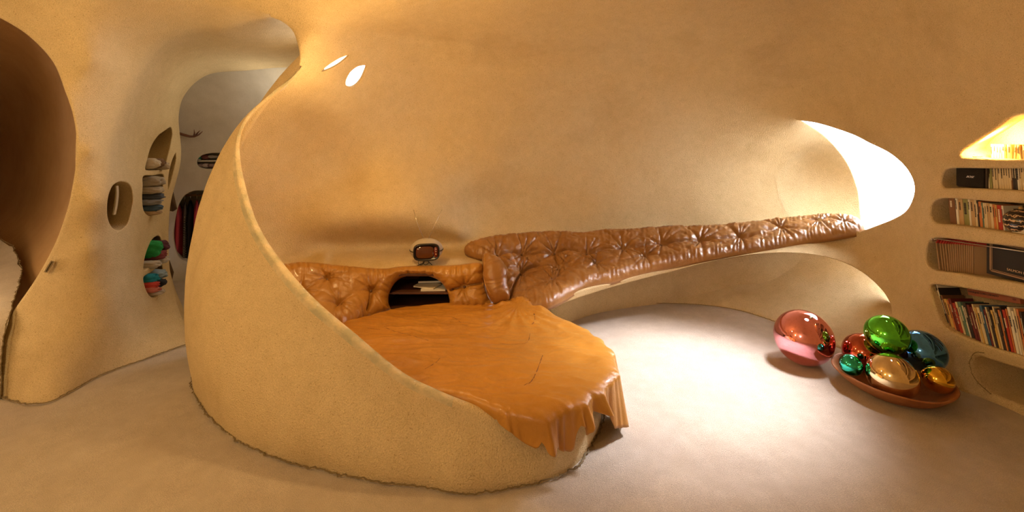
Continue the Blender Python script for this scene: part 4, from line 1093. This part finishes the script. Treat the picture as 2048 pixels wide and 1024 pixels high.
# ------------------------------------------------------------------ fourth shelf: folders, rail, framed box
fold = simple('folder_board', (.33, .20, .09), .75, bump=(60, .3, .001)); redtop = simple('folder_red', (.42, .03, .022), .6)
pxs = [1879,1886,1891,1896,1901,1905,1909,1913,1917,1921,1925,1929,1933,1937,1941,1945,1949]
G4 = 'red-topped folders on the fourth shelf'
for i, q in enumerate(pxs):
    X = 3.0; yc = yof(q, X); zf = ray_down(X+.03, yc, .9); last = i == len(pxs)-1
    w_ = .011; h = .215; L_ = .15
    e = empty('file_folder', (X, yc, zf+.002), ('tan and red card folder showing its whole side against the framed box' if last else 'tan upright card folder with red top edge, %s along the chrome rail' % ORD[i]), 'folder', G4, rz=R(-8) if not last else R(-38))
    e.rotation_euler.x = -.16+.013*i if i < 12 else 0
    bm = bmesh.new(); bx(bm, (0, -w_/2, 0), (L_, w_/2, h-.03), 0, .001); bm_obj('body', bm, fold, e, smooth=False)
    bm = bmesh.new()
    v = [bm.verts.new(p) for p in [(0, -w_/2, h-.03), (L_, -w_/2, h-.03), (L_, -w_/2, h), (.02, -w_/2, h)]]
    f = bm.faces.new(v); r = bmesh.ops.extrude_face_region(bm, geom=[f]); bmesh.ops.translate(bm, verts=[x for x in r['geom'] if isinstance(x, bmesh.types.BMVert)], vec=(0, w_, 0))
    bm_obj('red_top', bm, redtop, e, smooth=False)
za, zb = EYE-(477-HY)/F*yof(1869, 2.975), EYE-(503-HY)/F*yof(2055, 2.975)
rail = empty('chrome_rail', (2.975, yof(1869, 2.975), za), 'thin chrome rail with a curled end across the red-topped folders', 'rail')
d = Vector((0, yof(2075, 2.975)-yof(1869, 2.975), zb-za)); tubes('rod', [([Vector((0, 0, 0)), d*.5, d], .0042)], steel, rail)
tubes('hook', [([(.0+.012*math.sin(a), .006, -.006+.012*math.cos(a)) for a in np.linspace(0, 5.2, 16)], .004)], steel, rail)
ya, yb = yof(1976, 3.0), yof(2085, 3.0); zf = ray_down(3.05, 2.6, .9)
fb = empty('framed_box', (2.99, (ya+yb)/2, zf), 'black panel box with double beige border and small lettering', 'box')
hw = abs(ya-yb)/2; hh = .232
bm = bmesh.new(); bx(bm, (0, -hw, 0), (.16, hw, hh), 0, .003); bm_obj('case', bm, simple('box_black', (.014, .012, .010), .6), fb, smooth=False)
bord = simple('box_border', (.36, .22, .12), .6)
bm = bmesh.new()
for ins, w_ in ((.020, .008), (.032, .003)):
    for lo, hi in (((-.002, -hw+ins, ins), (0, hw-ins, ins+w_)), ((-.002, -hw+ins, hh-ins-w_), (0, hw-ins, hh-ins)), ((-.002, -hw+ins, ins), (0, -hw+ins+w_, hh-ins)), ((-.002, hw-ins-w_, ins), (0, hw-ins, hh-ins))): bx(bm, lo, hi)
bm_obj('border', bm, bord, fb, smooth=False)
text('lettering', 'SALMON RE', .020, simple('lettering_pale', (.62, .42, .25), .6), fb, Matrix.Translation((-.002, hw-yof(1976, 3.0)+yof(2038, 3.0), .058)) @ FACE)

# ------------------------------------------------------------------ carton lying on the leaning books
p0, p1 = P(1935, 583, yof(1935, 3.06)), P(2040, 601, yof(2040, 3.06))
carton_m = simple('carton', (.36, .115, .05), .75, bump=(50, .2, .001)); dv = p1-p0; ln = dv.length
ct = empty('flat_carton', tuple((p0+p1)/2+Vector((0, 0, .0))), 'flat reddish-brown carton printed with capitals lying over the leaning books', 'carton')
ang = math.atan2(dv.z, -dv.y); ct.rotation_euler = (-ang, 0, 0)
bm = bmesh.new(); bx(bm, (0, -ln/2, -.021), (.11, ln/2, .021), 0, .002); bm_obj('case', bm, carton_m, ct, smooth=False)
text('lettering', 'MANEJESE CON CUIDADO', .0155, ink, ct, Matrix.Translation((-.001, .055, .002)) @ FACE)
bm = bmesh.new(); bmesh.ops.create_circle(bm, cap_ends=True, segments=20, radius=.008, matrix=Matrix.Translation((-.001, -.125, 0)) @ FACE @ Matrix.Diagonal((1.4, .8, 1, 1))); bm_obj('seal_mark', bm, simple('seal', (.2, .05, .03), .7), ct, smooth=False)

# ------------------------------------------------------------------ clothes in the left wall niches
def cloth(rgb, rough=.9): return simple('fabric', rgb, rough, bump=(60, .5, .002))
ND = Vector((-.95, .32, 0)).normalized()
def garment_lump(name, px, py, wpx, hpx, rgb, label, cat, group, depth=.10, rot=0, seed=0, din=.07):
    s0 = C.surf(px, py); p = s0+ND*din; d = s0.y
    return tag(blob(name, p, (.11, wpx/F*d*1.1, hpx/F*d*.72), cloth(rgb), None, amp=.20, sc=9, pw=3.4, rot=(rot, 0, .33), sub=4, seed=seed), label, cat, group)
G = 'clothes in the wall niches'
it = [
 ('folded_scarf', 296,328,6,14,(.55,.48,.36),'cream scarf bundle at the outer side of the tall top niche','scarf'),
 ('folded_cloth', 306,327,6,13,(.20,.12,.07),'brown crumpled cloth between pale bundles in the top niche','cloth'),
 ('folded_cloth', 316,332,6,11,(.48,.38,.26),'beige crumpled cloth at the inner side of the top niche','cloth'),
 ('folded_jumper', 304,364,13,15,(.36,.31,.24),'grey-beige folded jumper topmost in the second niche','jumper'),
 ('folded_shirt', 302,381,13,10,(.42,.36,.27),'pale folded shirt in the middle of the second niche','shirt'),
 ('folded_trousers', 304,394,13,9,(.07,.08,.10),'dark grey folded trousers under the pale shirt','trousers'),
 ('folded_shirt', 300,405,11,8,(.26,.26,.27),'steel grey folded shirt low in the second niche','shirt'),
 ('folded_jeans', 301,417,10,9,(.06,.11,.18),'blue folded jeans near the bottom of the second niche','jeans'),
 ('folded_cloth', 299,427,7,7,(.42,.30,.18),'small tan cloth at the very bottom of the second niche','cloth'),
 ('green_garment', 301,500,9,22,(.02,.32,.09),'bright green crumpled garment in the third niche','garment'),
 ('purple_garment', 315,495,7,16,(.12,.04,.07),'dark plum garment beside the bright green one','garment'),
 ('maroon_garment', 309,513,12,12,(.22,.05,.06),'maroon folded garment under the green one','garment'),
 ('white_garment', 297,532,9,10,(.50,.45,.38),'off-white folded garment at the bottom of the third niche','garment'),
 ('white_sleeve', 314,522,6,11,(.62,.58,.52),'white rolled sleeve leaning over the slanted niche divider','garment'),
 ('blue_roll', 308,552,12,13,(.28,.37,.42),'pale blue-grey rolled garment on top in the lowest niche','garment'),
 ('teal_garment', 293,560,7,13,(.01,.22,.30),'teal garment at the outer side of the lowest niche','garment'),
 ('black_garment', 308,569,11,11,(.02,.025,.035),'black rolled garment in the middle of the lowest niche','garment'),
 ('red_garment', 294,573,6,8,(.55,.06,.04),'bright red garment roll in the lowest niche','garment'),
 ('coral_garment', 296,583,6,8,(.50,.16,.12),'coral pink garment roll below the bright red one','garment'),
 ('cream_garment', 303,589,7,7,(.50,.42,.32),'cream garment tucked at the very bottom of the lowest niche','garment')]
for i, (nm, x, y, w_, h_, c_, lb, ct_) in enumerate(it): garment_lump(nm, x, y, w_, h_*.95, c_, lb, ct_, G, seed=i)
# curved pale board in the oval niche
pts = [(231,372),(232,385),(231,400),(229,415),(226,430)]
bm = bmesh.new(); vv = []
for x, y in catmull([tuple(map(float, p)) for p in pts], 4):
    b0 = C.surf(x+12, y)+ND*.05
    vv.append([bm.verts.new(b0+Vector(o)) for o in ((-.006, -.01, 0), (.004, -.01, 0), (.004, .008, 0), (-.006, .008, 0))])
for a, b in zip(vv, vv[1:]):
    for k in range(4): bm.faces.new((a[k], a[(k+1) % 4], b[(k+1) % 4], b[k]))
bm.faces.new(vv[0]); bm.faces.new(vv[-1])
tag(bm_obj('curved_board', bm, simple('board', (.5, .40, .24), .6), smooth=False), 'thin curved pale board standing inside the oval wall opening', 'board')
# small metal handle on the arch
hd = empty('pull_handle', P(98, 533, 2.88), 'small slanted metal pull handle on the rim of the arch', 'handle')
a, b = P(105, 522, 2.875)-hd.location, P(91, 545, 2.885)-hd.location
ax = (b-a).normalized(); nrm = (Vector((0, 0, EYE))-hd.location).normalized(); sd = ax.cross(nrm)
def obox(name, c, hx, hy, hz, mat):
    bm = bmesh.new(); bx(bm, (-hx, -hy, -hz), (hx, hy, hz), 0, .002); Mx = Matrix((ax, sd, nrm)).transposed().to_4x4(); Mx.translation = c
    bmesh.ops.transform(bm, matrix=Mx, verts=bm.verts); return bm_obj(name, bm, mat, hd, smooth=False)
mid = (a+b)/2; L2 = (b-a).length/2
hm = simple('handle_metal', (.55, .48, .34), .35, .8); obox('plate', mid-nrm*.02, L2, .012, .018, hm); obox('grip', mid+nrm*.004, L2*.85, .004, .006, simple('handle_dark', (.12, .09, .05), .4, .6))

# ------------------------------------------------------------------ back room: branch, cubby, closet
bark = simple('antler_brown', (.20, .09, .05), .6)
D5 = lambda x, y, o=.06: P(x, y, BR.depth(x, y)-o)
an = empty('antler_branch', D5(357, 267, .02), 'thin brown forked antler mounted on the pale far wall', 'antler'); o_ = an.location
main = [D5(x, y, o)-o_ for x, y, o in [(350,266,.0),(358,267,.03),(368,270,.05),(380,273,.06),(389,273,.07),(397,270,.09),(405,263,.12)]]
tubes('main_beam', [(main, [.018, .017, .015, .013, .011, .008, .003])], bark, an)
for t_ in ([(388,273,.07),(389,266,.07),(388,259,.08)], [(391,272,.07),(395,266,.08),(400,261,.09)]):
    tubes('tine', [([D5(*q)-o_ for q in t_], [.010, .007, .002])], bark, an)
zsh = lambda y, d: EYE-(y-HY)/F*d
part_b = empty('cubby_shelf', P(428, 322, 5.22), 'narrow pale shelf across the small oval cubby in the far wall', 'shelf')
dd = BR.depth(425, 322)
part('board', part_b, plaster_grey, [(P(390, 323.5, dd+.06), P(462, 320.5, dd+.06)+Vector((0, .2, 0)))], .003)
cub = [('jar', 401,313,4,8,(.02,.25,.16),'teal jar on the upper level of the small oval cubby','jar'),('ball_of_yarn', 396,318,4,5,(.6,.55,.5),'white yarn ball at the near end of the oval cubby','yarn'),
 ('folded_cloth', 412,314,7,8,(.20,.06,.05),'dark red cloth on the upper level of the oval cubby','cloth'),('folded_cloth', 426,313,8,6,(.52,.45,.40),'pale cloth on the upper level of the oval cubby','cloth'),
 ('bag', 403,331,6,6,(.30,.20,.16),'brown small bag on the lower level of the oval cubby','bag'),('shell', 413,331,5,7,(.55,.42,.35),'pinkish seashell on the lower level of the oval cubby','shell'),('folded_cloth', 425,331,7,7,(.35,.22,.18),'rust cloth at the hidden end of the lower cubby level','cloth')]
for i, (nm, x, y, w_, h_, c_, lb, ct_) in enumerate(cub):
    tag(blob(nm, D5(x, y, -.12), (w_/F*5.2, .05, h_/F*5.2*.6), cloth(c_), amp=.15, pw=2.5, seed=i+40, sub=3), lb, ct_, 'things in the small oval cubby')
rodz = zsh(392, 5.35); rod = tubes('clothes_rod', [([(P(372, 392, 5.42).x, 5.42, rodz), (P(470, 392, 5.42).x, 5.42, rodz)], .012)], simple('rod_wood', (.50, .30, .12), .5)); tag(rod, 'wooden clothes rod across the far closet opening', 'rod')
def hanging(name, px0, px1, ytop, ybot, rgb, label, D=5.42, seed=0, mat=None, lean=0):
    e = empty(name, (P((px0+px1)/2-4, 392, D).x, D, rodz), label, 'garment', 'clothes hanging in the far closet', rz=.64); w_ = (px1-px0)/F*D/2; zt = zsh(ytop, D)-rodz; zb_ = zsh(ybot, D)-rodz
    n, m_ = 28, 20; vs, fs = [], []
    for j in range(m_+1):
        v = j/m_; z = zt+(zb_-zt)*v; sh = min(1, .25+3.5*v)
        for i in range(n):
            a = 2*PI*i/n; fd = 1+.22*math.sin(a*4+seed+v*2)*min(1, v*3)
            vs.append((w_*sh*math.cos(a)*fd+lean*v, .17*sh*math.sin(a)*fd, z+.01*math.sin(a*3)))
    for j in range(m_):
        for i in range(n): fs.append((j*n+i, j*n+(i+1) % n, (j+1)*n+(i+1) % n, (j+1)*n+i))
    fs.append(tuple(range(n))); fs.append(tuple(m_*n+i for i in range(n))[::-1])
    mesh_obj('fabric', vs, fs, mat or cloth(rgb), e)
    tubes('hanger', [([(0, 0, zt+.0), (0, 0, .0), (0, .012, .015), (0, .0, .024), (0, -.014, .012)], .004)], steel, e)
pl_m, nt, b = new_mat('plaid'); L = nt.links.new; tc = N(nt, 'ShaderNodeTexCoord'); ck = N(nt, 'ShaderNodeTexChecker'); ck.inputs['Scale'].default_value = 70; ck.inputs['Color1'].default_value = (.30, .24, .18, 1); ck.inputs['Color2'].default_value = (.03, .025, .025, 1)
L(tc.outputs['Object'], ck.inputs['Vector']); L(ck.outputs['Color'], b.inputs['Base Color']); b.inputs['Roughness'].default_value = .9
hanging('pink_coat', 350, 369, 408, 522, (.62, .07, .10), 'long pink coat hanging first in the far closet', seed=1, D=5.40)
hanging('plaid_coat', 369, 379, 404, 518, None, 'narrow dark checked coat between the pink coat and black jacket', mat=pl_m, seed=2, D=5.42)
hanging('black_jacket', 378, 392, 402, 512, (.025, .02, .02), 'black jacket hanging in the middle of the far closet', seed=3, D=5.44)
hanging('pink_dress', 392, 404, 402, 500, (.60, .06, .10), 'bright pink dress half hidden by the curved partition', seed=4, D=5.40)
hanging('dark_dress', 404, 424, 400, 515, (.10, .03, .03), 'dark red dress at the hidden end of the closet', seed=5, D=5.44)
# pointed leather flaps by the passage edge
hide = simple('dark_hide', (.13, .075, .03), .7)
for pts, lb in (([(343,375),(353,418),(345,423),(334,421),(334,380)], 'dark brown pointed hide flap hanging at the passage edge, the larger one'), ([(337,520),(346,545),(343,560),(334,562),(333,524)], 'small tan hide flap hanging low at the passage edge')):
    d = 4.75; bm = bmesh.new(); f = bm.faces.new([bm.verts.new(P(x, y, d+.03*math.sin(i))) for i, (x, y) in enumerate(pts)])
    r = bmesh.ops.extrude_face_region(bm, geom=[f]); bmesh.ops.translate(bm, verts=[v for v in r['geom'] if isinstance(v, bmesh.types.BMVert)], vec=(0, .012, 0))
    tag(bm_obj('hide_flap', bm, hide, smooth=False), lb, 'hide')
# ------------------------------------------------------------------ windows
glass = simple('window_glass', (1, 1, 1), .02)
glass.node_tree.nodes['Principled BSDF'].inputs['Transmission Weight'].default_value = 1
glass.node_tree.nodes['Principled BSDF'].inputs['IOR'].default_value = 1.02
def pane(name, pts, th=.006):
    bm = bmesh.new(); vs = [bm.verts.new(p) for p in pts]; f = bm.faces.new(vs)
    r = bmesh.ops.extrude_face_region(bm, geom=[f]); n = (pts[1]-pts[0]).cross(pts[2]-pts[0]).normalized()
    bmesh.ops.translate(bm, verts=[v for v in r['geom'] if isinstance(v, bmesh.types.BMVert)], vec=n*th)
    return tag(bm_obj(name, bm, glass, smooth=False), kind='structure')
a_, b_ = Vector((3.0, 5.05, 0)), Vector((4.35, 3.7, 0))
pane('window_1', [Vector((a_.x, a_.y, .5)), Vector((b_.x, b_.y, .5)), Vector((b_.x, b_.y, 2.3)), Vector((a_.x, a_.y, 2.3))])
for nm, pp in (('window_2', 'p1'), ('window_3', 'p2')):
    ch = A.chain[pp]; nn = sum((A.N0[i].normalized() for i in ch), Vector()).normalized()
    c = sum((A.V[i] for i in ch), Vector())/len(ch)
    pane(nm, [c+(A.V[i]-c)*1.05-nn*.05 for i in ch[::2]])

# ------------------------------------------------------------------ light
def lamp(kind, name, loc, energy, colr, size=.1, target=None, **k):
    l = bpy.data.lights.new(name, kind); l.energy = energy; l.color = colr
    if kind in ('POINT', 'SPOT'): l.shadow_soft_size = size
    if kind == 'AREA': l.shape = 'DISK'; l.size = size
    for a, b in k.items(): setattr(l, a, b)
    o = link(bpy.data.objects.new(name, l)); o.location = loc
    if target is not None:
        o.rotation_euler = (Vector(target)-Vector(loc)).to_track_quat('-Z', 'Y').to_euler()
    return o
WARM = (1.0, .62, .24)
lamp('POINT', 'alcove_lamp', (-.9, 2.75, 1.8), 24, WARM, .06)
lamp('POINT', 'entry_lamp', (-2.6, .9, 2.0), 30, (1, .68, .26), .12)
lamp('POINT', 'room_lamp', (-1.9, -.8, 2.2), 38, (1, .92, .80), .25)
lamp('SPOT', 'patch_spot', (2.6, 3.3, 2.5), 850, (.90, .89, 1.0), .22, target=(1.15, 3.0, 0), spot_size=R(46), spot_blend=1.0)  # spot added above the frame for the pale floor patch; ceiling has no opening
lamp('POINT', 'shelf_lamp', (3.06, 2.80, 1.655), 10, (1, .66, .25), .02)
lamp('AREA', 'window_daylight', (3.95, 4.6, 1.5), 60, (.95, .95, 1.0), 1.0, target=(2.4, 3.6, 1.0))
lamp('POINT', 'passage_fill', (-2.5, 4.4, 2.0), 5, (1, .94, .82), .3)  # fill light added to brighten the back room
lamp('POINT', 'side_room_fill', (-3.9, 2.6, .7), 14, (1, .72, .42), .2)  # fill light added low in the side room to lift its darkness
w = bpy.data.worlds.new('sky'); bpy.context.scene.world = w; w.use_nodes = True
bg = w.node_tree.nodes['Background']; bg.inputs['Color'].default_value = (.93, .92, 1, 1); bg.inputs['Strength'].default_value = 4

cam = bpy.data.cameras.new('camera'); co = link(bpy.data.objects.new('camera', cam))
co.location = (0, 0, EYE); co.rotation_euler = (PI/2, 0, 0); cam.sensor_width = 36; cam.lens = F/2048*36; cam.shift_y = -222/2048; cam.clip_start = .05
sc = bpy.context.scene; sc.camera = co
sc.view_settings.view_transform = 'Standard'; sc.view_settings.look = 'None'; sc.view_settings.exposure = .4; sc.view_settings.gamma = 1
